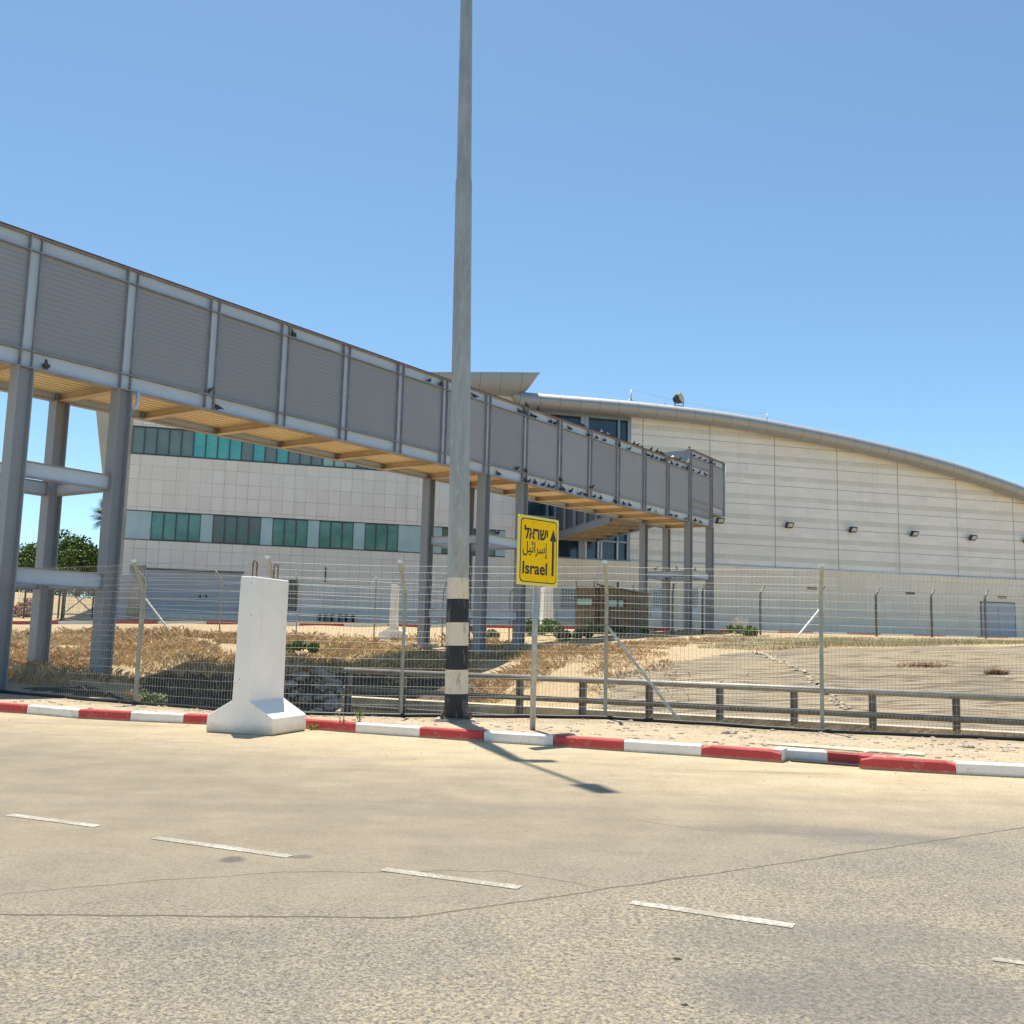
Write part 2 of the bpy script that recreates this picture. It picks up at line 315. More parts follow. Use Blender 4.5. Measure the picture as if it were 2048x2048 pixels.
# ------------------------------------------------------------------ helpers
def tag(o, label=None, cat=None, group=None, kind=None):
    if label: o['label'] = label
    if cat: o['category'] = cat
    if group: o['group'] = group
    if kind: o['kind'] = kind
    return o
def empty(name, mw, label, cat, group=None):
    o = bpy.data.objects.new(name, None); COL.objects.link(o)
    o.matrix_world = mw if isinstance(mw, Matrix) else Matrix.Translation(Vector(mw))
    o.empty_display_size = .1
    return tag(o, label, cat, group)
class MB:
    def __init__(s): s.v = []; s.f = []; s.mi = []; s.cur = 0; s.sm = []
    def add(s, vs, fs, smooth=False):
        o = len(s.v); s.v += [tuple(v) for v in vs]; s.f += [tuple(i+o for i in f) for f in fs]
        s.mi += [s.cur]*len(fs); s.sm += [smooth]*len(fs); return s
    def box(s, a, b):
        (x0,y0,z0),(x1,y1,z1) = a, b
        return s.add([(x0,y0,z0),(x1,y0,z0),(x1,y1,z0),(x0,y1,z0),(x0,y0,z1),(x1,y0,z1),(x1,y1,z1),(x0,y1,z1)],
            [(0,3,2,1),(4,5,6,7),(0,1,5,4),(1,2,6,5),(2,3,7,6),(3,0,4,7)])
    def hexa(s, p): # 8 points bottom ring, top ring
        return s.add(p, [(0,3,2,1),(4,5,6,7),(0,1,5,4),(1,2,6,5),(2,3,7,6),(3,0,4,7)])
    def sbox(s, x0, x1, y0, y1, zf0, zf1): # sloping box along x, z functions of x
        return s.hexa([(x0,y0,zf0(x0)),(x1,y0,zf0(x1)),(x1,y1,zf0(x1)),(x0,y1,zf0(x0)),(x0,y0,zf1(x0)),(x1,y0,zf1(x1)),(x1,y1,zf1(x1)),(x0,y1,zf1(x0))])
    def prism(s, pts, y0, y1): # polygon in xz extruded along y
        n = len(pts); vs = [(p[0],y0,p[1]) for p in pts]+[(p[0],y1,p[1]) for p in pts]
        return s.add(vs, [tuple(range(n)), tuple(range(2*n-1,n-1,-1))]+[(i,(i+n),(i+1)%n+n,(i+1)%n) for i in range(n)])
    def tube(s, path, r, n=8, cap=True, smooth=True, rot=0.):
        path = [Vector(p) for p in path]; rs = r if isinstance(r,(list,tuple)) else [r]*len(path)
        vs = []; up = None
        for i, p in enumerate(path):
            t = (path[min(i+1,len(path)-1)]-path[max(i-1,0)]).normalized()
            if up is None: up = Vector((0,0,1)) if abs(t.z) < .95 else Vector((1,0,0))
            a = t.cross(up)
            if a.length < 1e-4: a = t.cross(Vector((0,1,0)))
            a.normalize(); b = t.cross(a)
            for k in range(n):
                q = 2*math.pi*k/n+rot; vs.append(p + (a*math.cos(q)+b*math.sin(q))*rs[i])
        fs = [(i*n+k, i*n+(k+1)%n, (i+1)*n+(k+1)%n, (i+1)*n+k) for i in range(len(path)-1) for k in range(n)]
        s.add(vs, fs, smooth)
        if cap:
            m = len(path)-1
            o = len(s.v)-len(vs); s.f += [tuple(o+k for k in range(n)), tuple(o+m*n+k for k in range(n-1,-1,-1))]; s.mi += [s.cur]*2; s.sm += [False]*2
        return s
    def bar(s, a, b, w, h=None):
        a = Vector(a); b = Vector(b); t = (b-a).normalized(); up = Vector((0,0,1)) if abs(t.z) < .95 else Vector((0,1,0))
        x = t.cross(up).normalized()*w/2; y = x.normalized().cross(t)*(h or w)/2
        return s.hexa([a-x-y, a+x-y, a+x+y, a-x+y, b-x-y, b+x-y, b+x+y, b-x+y])
    def build(s, name, mats, parent=None, bevel=0.):
        me = bpy.data.meshes.new(name); me.from_pydata(s.v, [], s.f)
        if not isinstance(mats,(list,tuple)): mats = [mats]
        for x in mats: me.materials.append(MT[x] if isinstance(x,str) else x)
        me.polygons.foreach_set('material_index', s.mi); me.polygons.foreach_set('use_smooth', s.sm)
        bm = bmesh.new(); bm.from_mesh(me); bmesh.ops.recalc_face_normals(bm, faces=bm.faces)
        if bevel: bmesh.ops.bevel(bm, geom=list(bm.edges), offset=bevel, segments=2, affect='EDGES', clamp_overlap=True)
        bm.to_mesh(me); bm.free()
        o = bpy.data.objects.new(name, me); COL.objects.link(o)
        if parent is not None: o.parent = parent
        return o
def copy_tree(o, parent=None):
    c = o.copy(); COL.objects.link(c)
    if parent is not None: c.parent = parent
    for ch in list(o.children): copy_tree(ch, c)
    return c
def nmesh(name, V, Fq, mats, mi=None, smooth=False):
    me = bpy.data.meshes.new(name); k = Fq.shape[1]
    me.vertices.add(len(V)); me.vertices.foreach_set('co', V.astype(np.float32).ravel())
    me.loops.add(Fq.size); me.loops.foreach_set('vertex_index', Fq.astype(np.int32).ravel())
    me.polygons.add(len(Fq)); me.polygons.foreach_set('loop_start', np.arange(0,Fq.size,k,dtype=np.int32))
    try: me.polygons.foreach_set('loop_total', np.full(len(Fq),k,dtype=np.int32))
    except Exception: pass
    if mi is not None: me.polygons.foreach_set('material_index', mi.astype(np.int32))
    me.polygons.foreach_set('use_smooth', np.full(len(Fq), smooth))
    for x in mats: me.materials.append(MT[x])
    me.update(calc_edges=True); me.validate()
    o = bpy.data.objects.new(name, me); COL.objects.link(o); return o
def interp(x, xs, ys): return float(np.interp(x, xs, ys))
# ------------------------------------------------------------------ kerb / fence lines
KP = [(-420,1404),(0,1423),(156,1437),(260,1442.5),(413,1449),(607,1457),(710,1466),(839,1475),(967,1484),(1106,1493),(1247,1503),(1403,1513.5),(1565,1526),(1718,1538),(1912,1549.5),(2048,1556),(2500,1580)]
KW = [onz(*p) for p in KP]; kx = [p.x for p in KW]; ky = [p.y for p in KW]
kx = [kx[0]-300]+kx+[kx[-1]+300]; ky = [ky[0]+300*.25]+ky+[ky[-1]-300*.05]
def yk(x): return interp(x, kx, ky)
FP = [(-300,1376,.12),(0,1385,.12),(268,1408,.12),(535,1428,.13),(800,1433,.13),(1210,1437,.2),(1645,1465,.15),(2092,1483,.13),(2540,1507,.13)]
FW = [onz(*p) for p in FP]; fx = [p.x for p in FW]; fy = [p.y for p in FW]; fz = [p.z for p in FW]
fx = [fx[0]-300]+fx+[fx[-1]+300]; fy = [fy[0]+60]+fy+[fy[-1]-15]; fz = [.12]+fz+[.13]
def yf(x): return interp(x, fx, fy)
def zf(x): return interp(x, fx, fz)
PX = np.array([-1200,0,200,400,600,800,1000,1120,1250,1400,1600,1800,2048,3200.])
DD = np.array([19.5,21,23,25,27,29,31,34,40,46,53,60,75,95])
ZT = np.array([
 [.10,.20,.30,.35,.45,.60,.75,.95,1.3,1.6,1.8,2.2,4.2,5.5],
 [.10,.38,.45,.50,.60,.70,.80,.95,1.35,1.6,1.85,2.1,4.3,5.0],
 [.05,.25,.42,.50,.62,.75,.85,1.0,1.4,1.7,1.95,2.3,3.6,4.5],
 [-.3,-.55,-.60,-.25,.72,.95,1.05,1.2,1.5,1.8,2.05,2.3,2.3,2.3],
 [-.3,-.55,-.70,-.65,-.45,.45,.85,1.08,1.45,1.75,2.1,2.3,2.3,2.3],
 [-.1,-.40,-.55,-.55,-.5,-.35,.05,.90,1.40,1.7,2.15,2.3,2.3,2.3],
 [0,-.20,-.25,-.2,-.05,.10,.30,.75,1.3,1.65,2.15,2.3,2.3,2.3],
 [0,-.1,.00,.35,.80,1.15,1.25,1.1,1.25,1.7,2.15,2.3,2.3,2.3],
 [.02,0,.25,.70,.98,1.15,1.27,1.4,1.6,1.8,2.15,2.3,2.3,2.3],
 [.02,.1,.40,.80,1.02,1.2,1.36,1.5,1.7,1.9,2.2,2.3,2.3,2.3],
 [.05,.18,.50,.90,1.2,1.42,1.5,1.6,1.75,1.95,2.25,2.3,2.3,2.3],
 [.05,.2,.55,.95,1.28,1.56,1.62,1.68,1.8,2.0,2.25,2.3,2.3,2.3],
 [.05,.2,.60,1.0,1.35,1.68,1.75,1.8,1.9,2.05,2.28,2.3,2.3,2.3],
 [.05,.2,.60,1.0,1.35,1.68,1.75,1.8,1.9,2.05,2.28,2.3,2.3,2.3]])
def ztab(x, y):
    px = 1024+2000*x/max(y,5); 
    col = np.array([np.interp(y, DD, ZT[i]) for i in range(len(PX))])
    return float(np.interp(px, PX, col))
XR0 = onz(1568,1526.2).x; XR1 = onz(1715,1537.8).x+.20
def gz(x, y):
    k = yk(x)
    if y < k+.14 or (XR0 < x < XR1 and y < k+.44): return 0.
    f = yf(x); zk = .155; z1 = zf(x)
    if y < f: return zk+(z1-zk)*(y-k-.14)/(f-k-.14)+.012*noise.noise(Vector((x*1.5,y*1.5,0)))
    zt = ztab(x, max(y,19.5)); w = min(1,(y-f)/2.2); w = w*w*(3-2*w)
    amp = .06 if y < 52 else .0
    return z1*(1-w)+zt*w + amp*w*noise.noise(Vector((x*.6,y*.6,3)))
# ------------------------------------------------------------------ ground sheet
def ground():
    xs = np.concatenate([np.array([-1500,-700,-300,-150,-90,-60,-45]), np.arange(-36,48,.3), np.array([XR0-.01,XR0+.01,XR1-.01,XR1+.01]), np.array([52,60,75,100,150,300,700,1500.])]); xs.sort()
    b = np.concatenate([[-200,-80,-40,-20,-8,-.05],[.06,.145],[.3,.435,.445],np.arange(.6,8,.22),np.arange(8,24,.35),np.arange(24,62,1.2),[70,80,95,120,180,300,600,1400]])
    nx, ny = len(xs), len(b); V = np.zeros((nx*ny,3)); 
    for i, x in enumerate(xs):
        k = yk(x) if abs(x) < 60 else yk(60 if x > 0 else -60)
        for j, bb in enumerate(b):
            y = k+bb; z = 0 if bb < .1 else gz(max(-60,min(60,x)) if abs(x)>60 else x, y)
            V[i*ny+j] = (x,y,z if bb>=.1 and z != 0. else -.004)
    I, J = np.meshgrid(np.arange(nx-1), np.arange(ny-1), indexing='ij'); I = I.ravel(); J = J.ravel()
    Q = np.stack([I*ny+J,(I+1)*ny+J,(I+1)*ny+J+1,I*ny+J+1],1)
    cx = V[Q].mean(1); px = 1024+2000*cx[:,0]/np.maximum(cx[:,1],1)
    mi = np.zeros(len(Q),int)
    crest = np.clip(25+(px-1244)/60, 0, 29.6)
    f = np.array([yf(x) for x in cx[:,0]])
    mi[(px > 1165+ (cx[:,1]-19)*10) & (cx[:,1] < crest+.4) & (cx[:,1] > f+1.6)] = 1
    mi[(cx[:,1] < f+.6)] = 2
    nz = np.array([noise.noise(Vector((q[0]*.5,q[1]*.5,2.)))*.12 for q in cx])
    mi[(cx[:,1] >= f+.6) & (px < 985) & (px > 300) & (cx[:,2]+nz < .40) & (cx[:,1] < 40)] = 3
    mi[(cx[:,1] >= f+.6) & (px <= 300) & (cx[:,1]+nz*3 < 22.0)] = 3  # dark ditch material laid out over the zone of the bridge shadow
    o = nmesh('ground', V, Q, ['sandy_soil','stone_pitching','verge_sand','ditch_soil_shade'], mi, smooth=True)
    tag(o, kind='structure')
ground()
# road sheet: everything camera-side of kerb
mb = MB(); xs = [-1500,-300]+[x for x in kx if -200 < x < 200]+[300,1500]; xs = sorted(set(xs))
vs = []; 
for x in xs: vs += [(x,-200,0),(x,yk(max(-200,min(200,x)))+.05,0)]
mb.add(vs, [(2*i,2*i+2,2*i+3,2*i+1) for i in range(len(xs)-1)]); tag(mb.build('road','asphalt_dusty'), kind='structure')
# markings
mb = MB()
def dash(a, b, w=.095):
    A = onz(*a); B = onz(*b); t = (B-A); t.z = 0; L = t.length; t.normalize(); n = Vector((-t.y,t.x,0))*w/2; N = 14
    vs = []
    for i in range(N+1):
        p = A+t*L*i/N; j = random.uniform(-.006,.006); q = random.uniform(-.006,.006)
        vs += [(p.x-n.x*(1+j*9),p.y-n.y*(1+j*9),.004),(p.x+n.x*(1+q*9),p.y+n.y*(1+q*9),.004)]
    mb.add(vs, [(2*i,2*i+2,2*i+3,2*i+1) for i in range(N)])
dash((-270,1598),(-60,1618)); dash((18,1630),(195,1653)); dash((310,1676),(580,1714)); dash((765,1739),(1040,1776)); dash((1262,1805),(1588,1853),.10); dash((1985,1919),(2330,1966),.06)
tag(mb.build('lane_markings','road_paint'), kind='structure')
# kerb
def kerb():
    mb = MB(); h, w = .155, .15
    segs = [(-420,-250,0),(-250,-158,1),(-158,-52,0),(-52,-52,1),(-52,53,0)]
    bounds = [(-420,0),(-330,1),(-240,0),(-148,1),(-52,0),(53,1),(156,0),(260,1),(366,0),(470,1),(585,0),(710,1),(839,0),(967,1),(1106,0),(1247,1),(1403,0),(1562,None),(1722,0),(1912,1),(2075,0),(2250,1),(2420,0),(2500,0)]
    def W3(px): # kerb world x for pixel on kerb base
        py = interp(px, [p[0] for p in KP],[p[1] for p in KP]); return onz(px,py).x
    def seg(pA, pB, ci, h=h, round_ends=False):
        mb.cur = ci; t = (pB-pA).normalized(); n = Vector((-t.y,t.x,0)); g = .004
        prof = [(0,-.02),(0.004,h*.86),(.022,h),(w,h),(w,-.02)]
        N = max(2,int((pB-pA).length/.12)); vs = []
        for i in range(N+1):
            p = pA+t*g+(pB-pA-2*g*t)*(i/N)
            for (a,z) in prof:
                jz = .006*noise.noise(p*3+Vector((a*20,z*9,0))); sc = 1.
                if round_ends and (i == 0 or i == N): sc = .8
                vs.append((p.x+n.x*(a+jz), p.y+n.y*(a+jz), z*sc+jz*.6))
        k = len(prof)
        mb.add(vs, [(i*k+j,(i+1)*k+j,(i+1)*k+j+1,i*k+j+1) for i in range(N) for j in range(k-1)]+[tuple(range(k)), tuple(N*k+j for j in range(k-1,-1,-1))])
    for (a, c), (b, _) in zip(bounds, bounds[1:]):
        xa, xb = W3(a), W3(b); A = Vector((xa,yk(xa),0)); B = Vector((xb,yk(xb),0))
        if c is None:
            t = (B-A).normalized(); n = Vector((-t.y,t.x,0)); mid = A+(B-A)*.52
            seg(A+n*.37-t*.03, mid+n*.37, 1); seg(mid+n*.37, B+n*.37+t*.34, 0); seg(A+n*.46-t*.15, A+n*.05-t*.15, 1, h=.163); seg(B+n*.05+t*.12, B+n*.46+t*.12, 0, h=.163)
            continue
        # follow polyline
        pts = [A]+[Vector((x,yk(x),0)) for x in kx if xa+.1 < x < xb-.1]+[B]
        if (B-A).length > .01:
            if len(pts) > 2: seg(A, B, c)
            else: seg(A, B, c, round_ends=(a in (1403,1722)))
    tag(mb.build('kerb', ['kerb_red','kerb_white']), kind='structure')
    # inlet slab and dark drain mouth
    x0, x1 = W3(1575), W3(1712); m2 = MB()
    t = Vector((x1-x0, yk(x1)-yk(x0),0)).normalized(); n = Vector((-t.y,t.x,0))
    A = Vector((x0,yk(x0),0)); B = Vector((x1,yk(x1),0))
    p = [A+n*.20,B+n*.20,B+n*.365,A+n*.365]
    m2.hexa([Vector((q.x,q.y,.003)) for q in p]+[Vector((q.x,q.y,.02)) for q in p])
    m4 = MB(); p4 = [A+n*.0,B+n*.0+t*.3,B+n*.43+t*.3,A+n*.43]; m4.add([(q.x,q.y,.0005) for q in p4],[(0,1,2,3)]); tag(m4.build('gutter_floor','asphalt_dusty'),kind='structure'); g = m2.build('drain_inlet','black'); tag(g,'dark drain inlet mouth in the recess of the red and white kerb','drain inlet')
    m3 = MB(); a = A+n*.60-t*.5; b = B+n*.60+t*.75
    m3.hexa([Vector((q.x,q.y,.10)) for q in (a,b,b+n*.38,a+n*.42)]+[Vector((q.x,q.y,.172)) for q in (a,b,b+n*.38,a+n*.42)])
    tag(m3.build('concrete_slab','tan_concrete',bevel=.01),'flat concrete slab in the gravel behind the drain recess of the kerb','slab')
kerb()
# ------------------------------------------------------------------ front mesh fence
def fence():
    root = empty('mesh_fence', (0,yf(0),zf(0)), 'pale galvanised welded mesh security fence with angled tops running behind the red and white kerb','fence')
    off = Vector((0,yf(0),zf(0)))
    def P3(x, z, lean=0.):
        dx = .05; t = Vector((2*dx, yf(x+dx)-yf(x-dx),0)).normalized(); n = Vector((-.22,-.975,0)) # towards the road
        return Vector((x,yf(x),zf(x)+z))+n*lean-off
    XB = [FW[0].x]+[FW[i].x for i in range(1,8)]+[FW[8].x]
    XB = [XB[0],XB[1]-.05]+XB[2:]
    def prof(): # z, lean list along height
        return [(.02,0),(1.27,0),(1.37,.075),(1.47,0),(2.12,0),(2.62,.32)]
    hz = [.04]+[.04+.158*i for i in range(1,8)]+[1.27,1.37,1.47]+[1.60,1.73,1.86,1.99,2.12,2.25,2.37,2.49,2.60]
    def lean_at(z): pr = prof(); return interp(z,[p[0] for p in pr],[p[1] for p in pr])
    for i in range(len(XB)-1):
        mb = MB(); x0, x1 = XB[i]+.03, XB[i+1]-.03
        n = int((x1-x0)/.062); 
        for k in range(n+1):
            x = x0+(x1-x0)*k/n
            mb.tube([P3(x,z,l) for z,l in prof()], .0022, 4, cap=False, smooth=False)
        for z in hz:
            m = max(2,int((x1-x0)/.5)); sg = [P3(x0+(x1-x0)*q/m, z-.012*math.sin(math.pi*q/m)*(1 if z>2.2 else .4)+random.uniform(-.003,.003), lean_at(z)+.004) for q in range(m+1)]
            mb.tube(sg, .0016, 4, cap=False, smooth=False)
        mb.build('mesh_panel','galvanised_wire',root)
    for i in range(1,8):
        if i == 1: continue
        x = FW[i].x; mb = MB(); t = Vector((.1, yf(x+.05)-yf(x-.05),0)).normalized()
        # rectangular hollow post with bent arm
        w = .055
        def ring(c, nrm): 
            return [c-t*w/2-nrm*w/2, c+t*w/2-nrm*w/2, c+t*w/2+nrm*w/2, c-t*w/2+nrm*w/2]
        n = Vector((t.y,-t.x,0)); b = -.035
        cs = [(P3(x,-.15,b),n),(P3(x,2.15,b),n),(P3(x,2.66,b+.36),(n*.8+Vector((0,0,-.45))).normalized())]
        vs = []
        for c, q in cs: vs += ring(c,q)
        mb.add(vs,[(0,3,2,1)]+[(4*a+k,4*a+(k+1)%4,4*a+4+(k+1)%4,4*a+4+k) for a in range(2) for k in range(4)]+[(8,9,10,11)])
        po = mb.build('post','post_paint',root)
        mc = MB(); c = P3(x,2.67,b+.365); mc.bar(c-Vector((0,0,.02)), c+Vector((0,0,.035)), .075, .07); mc.build('cap','white_metal',po)
    # raking brace at the fifth post
    a = at(1214,1252,FW[5].y-.02)-off; bb = onz(1363,1447,.17)-off
    MB().bar(a,bb,.05).build('brace','galvanised',root)
    # hose along foot
    pts = []
    for x in np.arange(FW[0].x,FW[8].x,.35):
        pts.append((x, yf(x)-.10+.03*noise.noise(Vector((x*.8,0,0))), zf(x)+.03+.012*noise.noise(Vector((x*1.3,5,0)))))
    tag(MB().tube(pts,.032,8).build('hose','black'),'long black pipe lying on the ground along the foot of the mesh fence','pipe')
fence()
# ------------------------------------------------------------------ T walls
def twall(name, O, ax, L, width, h, parent_label, rebars=True, mat='barrier_white', t0=.15, group=None):
    # ax: unit dir of the profile (across), foot width, L length along n
    ax = Vector((*ax,0)).normalized(); n = Vector((-ax.y,ax.x,0)); M = Matrix((ax,n,Vector((0,0,1)))).transposed().to_4x4(); M.translation = O
    root = empty(name, M, parent_label, 'concrete barrier', group)
    w = width/2; t = t0; hf = .25; hs = .49
    pts = [(-w+.02,0),(w-.02,0),(w,.05),(w-.01,hf),(w-.04,hf+.02),(t,hs),(t*.83,h-.05),(t*.80,h),(-t*.80,h),(-t*.83,h-.05),(-t,hs),(-w+.04,hf+.02),(-w+.01,hf),(-w,.05)]
    mb = MB(); mb.prism(pts, 0, L); o = mb.build('wall_body', mat, root)
    md = o.modifiers.new('b','BEVEL'); md.width = .012; md.segments = 2; md.limit_method = 'ANGLE'; md.angle_limit = R(20)
    if rebars:
        for y in (L*.18, L*.80):
            m = MB(); m.tube([(-.035,y,h-.05),(-.035,y,h+.21),(-.02,y,h+.245),(.0,y,h+.255),(.02,y,h+.245),(.035,y,h+.21),(.035,y,h-.05)], .011, 6); m.build('lifting_loop','rust',root)
    return root
A = onz(411,1464); B = onz(545,1472); mid = (A+B)/2; ax = (B-A); 
twall('barrier_wall', mid, (ax.x,ax.y), 1.02, (B-A).length, 2.36, 'tall white inverted T concrete barrier with two rusty loops standing in front of the kerb')
# ------------------------------------------------------------------ lamp mast
def mast():
    b = onz(912,1441,.16); top = at(933,0,b.y); d = (top-b); hh = 13.9; dr = d/d.z
    root = empty('lamp_mast', b, 'tall grey faceted lighting mast with black and white painted base bands','street lamp')
    def rad(z): # metres above base: px widths 50 at base, 25 at py0
        return .195*(1-z/11.2)+.135*(z/11.2) if z < 11.2 else .13
    def seg(z0,z1,mat,extra=0.):
        m = MB(); m.tube([dr*z0, dr*z1],[rad(z0)+extra,rad(z1)+extra],12,smooth=False); return m.build('shaft' if 'pole' in mat else 'painted_band',mat,root)
    k = 169/1.35/1.0
    ys = [1440,1387,1339,1291,1245,1198,1156]; zs = [0]
    for y in ys[1:]:
        q = at(912,y,b.y); zs.append(q.z-b.z)
    for i in range(6): seg(zs[i],zs[i+1],'band_black' if i%2==0 else 'band_white',.002)
    z3 = at(926,372,b.y).z-b.z
    seg(zs[6],z3+.1,'pole_metal'); m = MB(); m.tube([dr*z3,dr*13.9],[rad(z3)-.012,.10],12,smooth=False); m.build('shaft','pole_metal',root)
    m = MB(); m.box((-.34,-.26,-.2),(.34,.26,.035)); m.build('foundation','concrete',root,bevel=.02)
    m = MB(); m.tube([(0,0,.03),(0,0,.055)],.27,12,smooth=False); m.build('base_plate','dark_metal',root)
    for sx in (-.25,.25):
        for sy in (-.19,.19):
            m = MB(); m.tube([(sx*.9,sy,.03),(sx*.9,sy,.15)],.018,6); m.tube([(sx*.9,sy,.06),(sx*.9,sy,.10)],.034,6,smooth=False); m.build('anchor_bolt','rust',root)
    T = dr*13.9
    for (dx,dy,L) in ((.33,-.945,2.0),(.9,.2,.10)):
        a = MB(); HL = .65 if L > 1 else .38; v = Vector((dx,dy,0)).normalized(); a.tube([T-Vector((0,0,.25)), T+v*.3+Vector((0,0,.0)), T+v*L+Vector((0,0,.12))],.045,8); arm = a.build('lamp_arm','galvanised',root)
        l = MB(); c = T+v*L+Vector((0,0,.12)); n = Vector((-v.y,v.x,0))
        l.hexa([c-n*.17-Vector((0,0,.06)),c+v*HL-n*.13-Vector((0,0,.04)),c+v*HL+n*.13-Vector((0,0,.04)),c+n*.17-Vector((0,0,.06)),
                c-n*.13+Vector((0,0,.07)),c+v*(HL-.05)-n*.09+Vector((0,0,.04)),c+v*(HL-.05)+n*.09+Vector((0,0,.04)),c+n*.13+Vector((0,0,.07))]); l.build('lamp_head','galvanised',root)
mast()
# ------------------------------------------------------------------ direction sign
def text_mesh(s, size, bold):
    c = bpy.data.curves.new('t','FONT'); c.body = s; c.size = size; c.offset = bold; c.extrude = 0; c.resolution_u = 6
    o = bpy.data.objects.new('t',c); COL.objects.link(o); bpy.context.view_layer.update()
    dg = bpy.context.evaluated_depsgraph_get(); me = bpy.data.meshes.new_from_object(o.evaluated_get(dg)); bpy.data.objects.remove(o)
    V = np.array([v.co[:] for v in me.vertices]); return me, V
def sign():
    b = onz(1071,1459,.17); ex = Vector((.69,.724,0)).normalized(); n = Vector((ex.y,-ex.x,0)) # n: towards camera-ish
    M = Matrix((ex,-n,Vector((0,0,1)))).transposed().to_4x4(); M.translation = b
    root = empty('direction_sign', M, 'yellow trilingual direction sign with an upward arrow on a grey post','road sign')
    # plate extents: find local x of the edges and z from pixels
    def loc(px,py): # intersect with plate plane (through b, normal n)
        d = ray(px,py); t = (b-EYE).dot(n)/d.dot(n); p = EYE+d*t; return M.inverted()@p
    L0 = loc(1035.3,1098); L1 = loc(1115.2,1108); zt = loc(1036.4,1028).z; zb = loc(1034,1168).z
    x0, x1 = L0.x, L1.x
    print('sign plate', x0, x1, zb, zt, 'w', x1-x0, 'h', zt-zb)
    W_, H_ = x1-x0, zt-zb
    m = MB(); m.tube([(0,.06,-.2),(0,.06,zt-.1)],.045,10); m.build('post','galvanised',root)
    def rr(ix, r, y, k=6):
        a, bq, c, d = x0+ix, x1-ix, zb+ix, zt-ix; P = []
        for (cx,cz,s) in ((bq-r,c+r,-90),(bq-r,d-r,0),(a+r,d-r,90),(a+r,c+r,180)):
            for i in range(k+1): q = R(s+90*i/k); P.append((cx+r*math.cos(q), cz+r*math.sin(q)))
        return P
    def slab(pts, y0, y1, name, mat): m = MB(); m.prism(pts,y0,y1); return m.build(name,mat,root)
    pl = slab(rr(0,.03,0), -.012, .012,'sign_plate','sign_edge')
    slab2 = lambda ix,r,y,name,mat: slab(rr(ix,r,0), y-.002, y, name, mat)
    f1 = slab2(.045*W_,.07,-.013,'border','sign_black'); f2 = slab2(.062*W_,.06,-.0155,'sign_face','sign_yellow')
    for i, (u, v) in enumerate(((.34,.905),(.72,.895),(.34,.045),(.72,.06))):
        m = MB(); c = (x0+u*W_, -.0175, zb+v*H_); m.tube([c,(c[0],-.022,c[2])],.008,8); m.build('rivet','dark_metal',root)
    # lettering boxes as fractions of plate: (u0,u1,v0,v1), v from bottom
    def put(s, box, bold, name):
        me, V = text_mesh(s, 1., bold); mn, mx = V.min(0), V.max(0); u0_,u1_,v0,v1 = box
        X = x0+W_*(u0_+(V[:,0]-mn[0])/(mx[0]-mn[0])*(u1_-u0_)); Z = zb+H_*(v0+(V[:,1]-mn[1])/(mx[1]-mn[1])*(v1-v0))
        for i, v in enumerate(me.vertices): v.co = (X[i], -.0195, Z[i])
        me.materials.clear(); me.materials.append(MT['sign_black']); me.name = name
        o = bpy.data.objects.new(name, me); COL.objects.link(o); o.parent = root
    put('\u05dc\u05d0\u05e8\u05e9\u05d9', (.13,.72,.665,.86), .034, 'hebrew_lettering')
    put('\ufede\ufef4\ufe8b\ufe8d\ufeae\ufeb3\ufe87', (.10,.72,.40,.635), .012, 'arabic_lettering')
    put('Israel', (.105,.715,.155,.335), .022, 'latin_lettering')
    m = MB(); ac = .855; X = lambda u: x0+W_*u; Z = lambda v: zb+H_*v
    m.add([(X(ac-.026),-.0195,Z(.155)),(X(ac+.026),-.0195,Z(.155)),(X(ac+.026),-.0195,Z(.67)),(X(ac+.085),-.0195,Z(.67)),(X(ac),-.0195,Z(.845)),(X(ac-.085),-.0195,Z(.67)),(X(ac-.026),-.0195,Z(.67))],[(0,1,2,3,4,5,6)])
    m.build('arrow','sign_black',root)
sign()
# ------------------------------------------------------------------ guard rail and low wall
def guard():
    A = Vector((-3.45,22.0,0)); B = Vector((7.65,17.3,0)); t = (B-A).normalized(); n = Vector((-t.y,t.x,0)); L = (B-A).length; sp = L/9
    root = empty('guard_rail', (A.x,A.y,-.25), 'grey steel guard rail with round top tube along the ditch behind the mesh fence','railing'); off = Vector((A.x,A.y,-.25))
    for k in range(13):
        p = A+t*sp*k; zb = -.35 if k < 5 else gz(p.x,p.y)-.1
        m = MB(); q = p-off; 
        for s in (-1,1): m.hexa([q+t*(s*.055-.008)-n*.05+Vector((0,0,zz)) if False else q+t*(s*.055+a)+n*bq+Vector((0,0,zz)) for zz in (zb,.80) for a,bq in ((-.008,-.05),(.008,-.05),(.008,.05),(-.008,.05))])
        m.hexa([q+t*a+n*bq+Vector((0,0,zz)) for zz in (zb,.80) for a,bq in ((-.05,-.006),(.05,-.006),(.05,.006),(-.05,.006))])
        m.build('post','weathered_steel',root)
    E = A+t*sp*12.4-off; S = A-t*.10-off
    for z, r in ((.755,.060),(.36,.055),(-.02,.035)):
        m = MB(); e = E if z > 0 else A+t*sp*12-off
        m.tube([S+Vector((0,0,z))-n*.02, e+Vector((0,0,z))-n*.02], r, 10); m.build('rail','rail_steel' if z > .5 else 'weathered_steel',root)
    m = MB(); o1 = n*.22; o2 = n*.62; a = A-t*.3; b = A+t*sp*13
    for i in range(13):
        p, q = a+t*sp*i*1.03, a+t*sp*(i+1)*1.03-t*.012
        m.hexa([Vector((v.x,v.y,-.7)) for v in (p+o1,q+o1,q+o2,p+o2)]+[Vector((v.x,v.y,.17)) for v in (p+o1,q+o1,q+o2,p+o2)])
    w = m.build('ditch_wall','tan_concrete'); tag(w,'low sunlit concrete ditch wall behind the grey guard rail','wall')
guard()
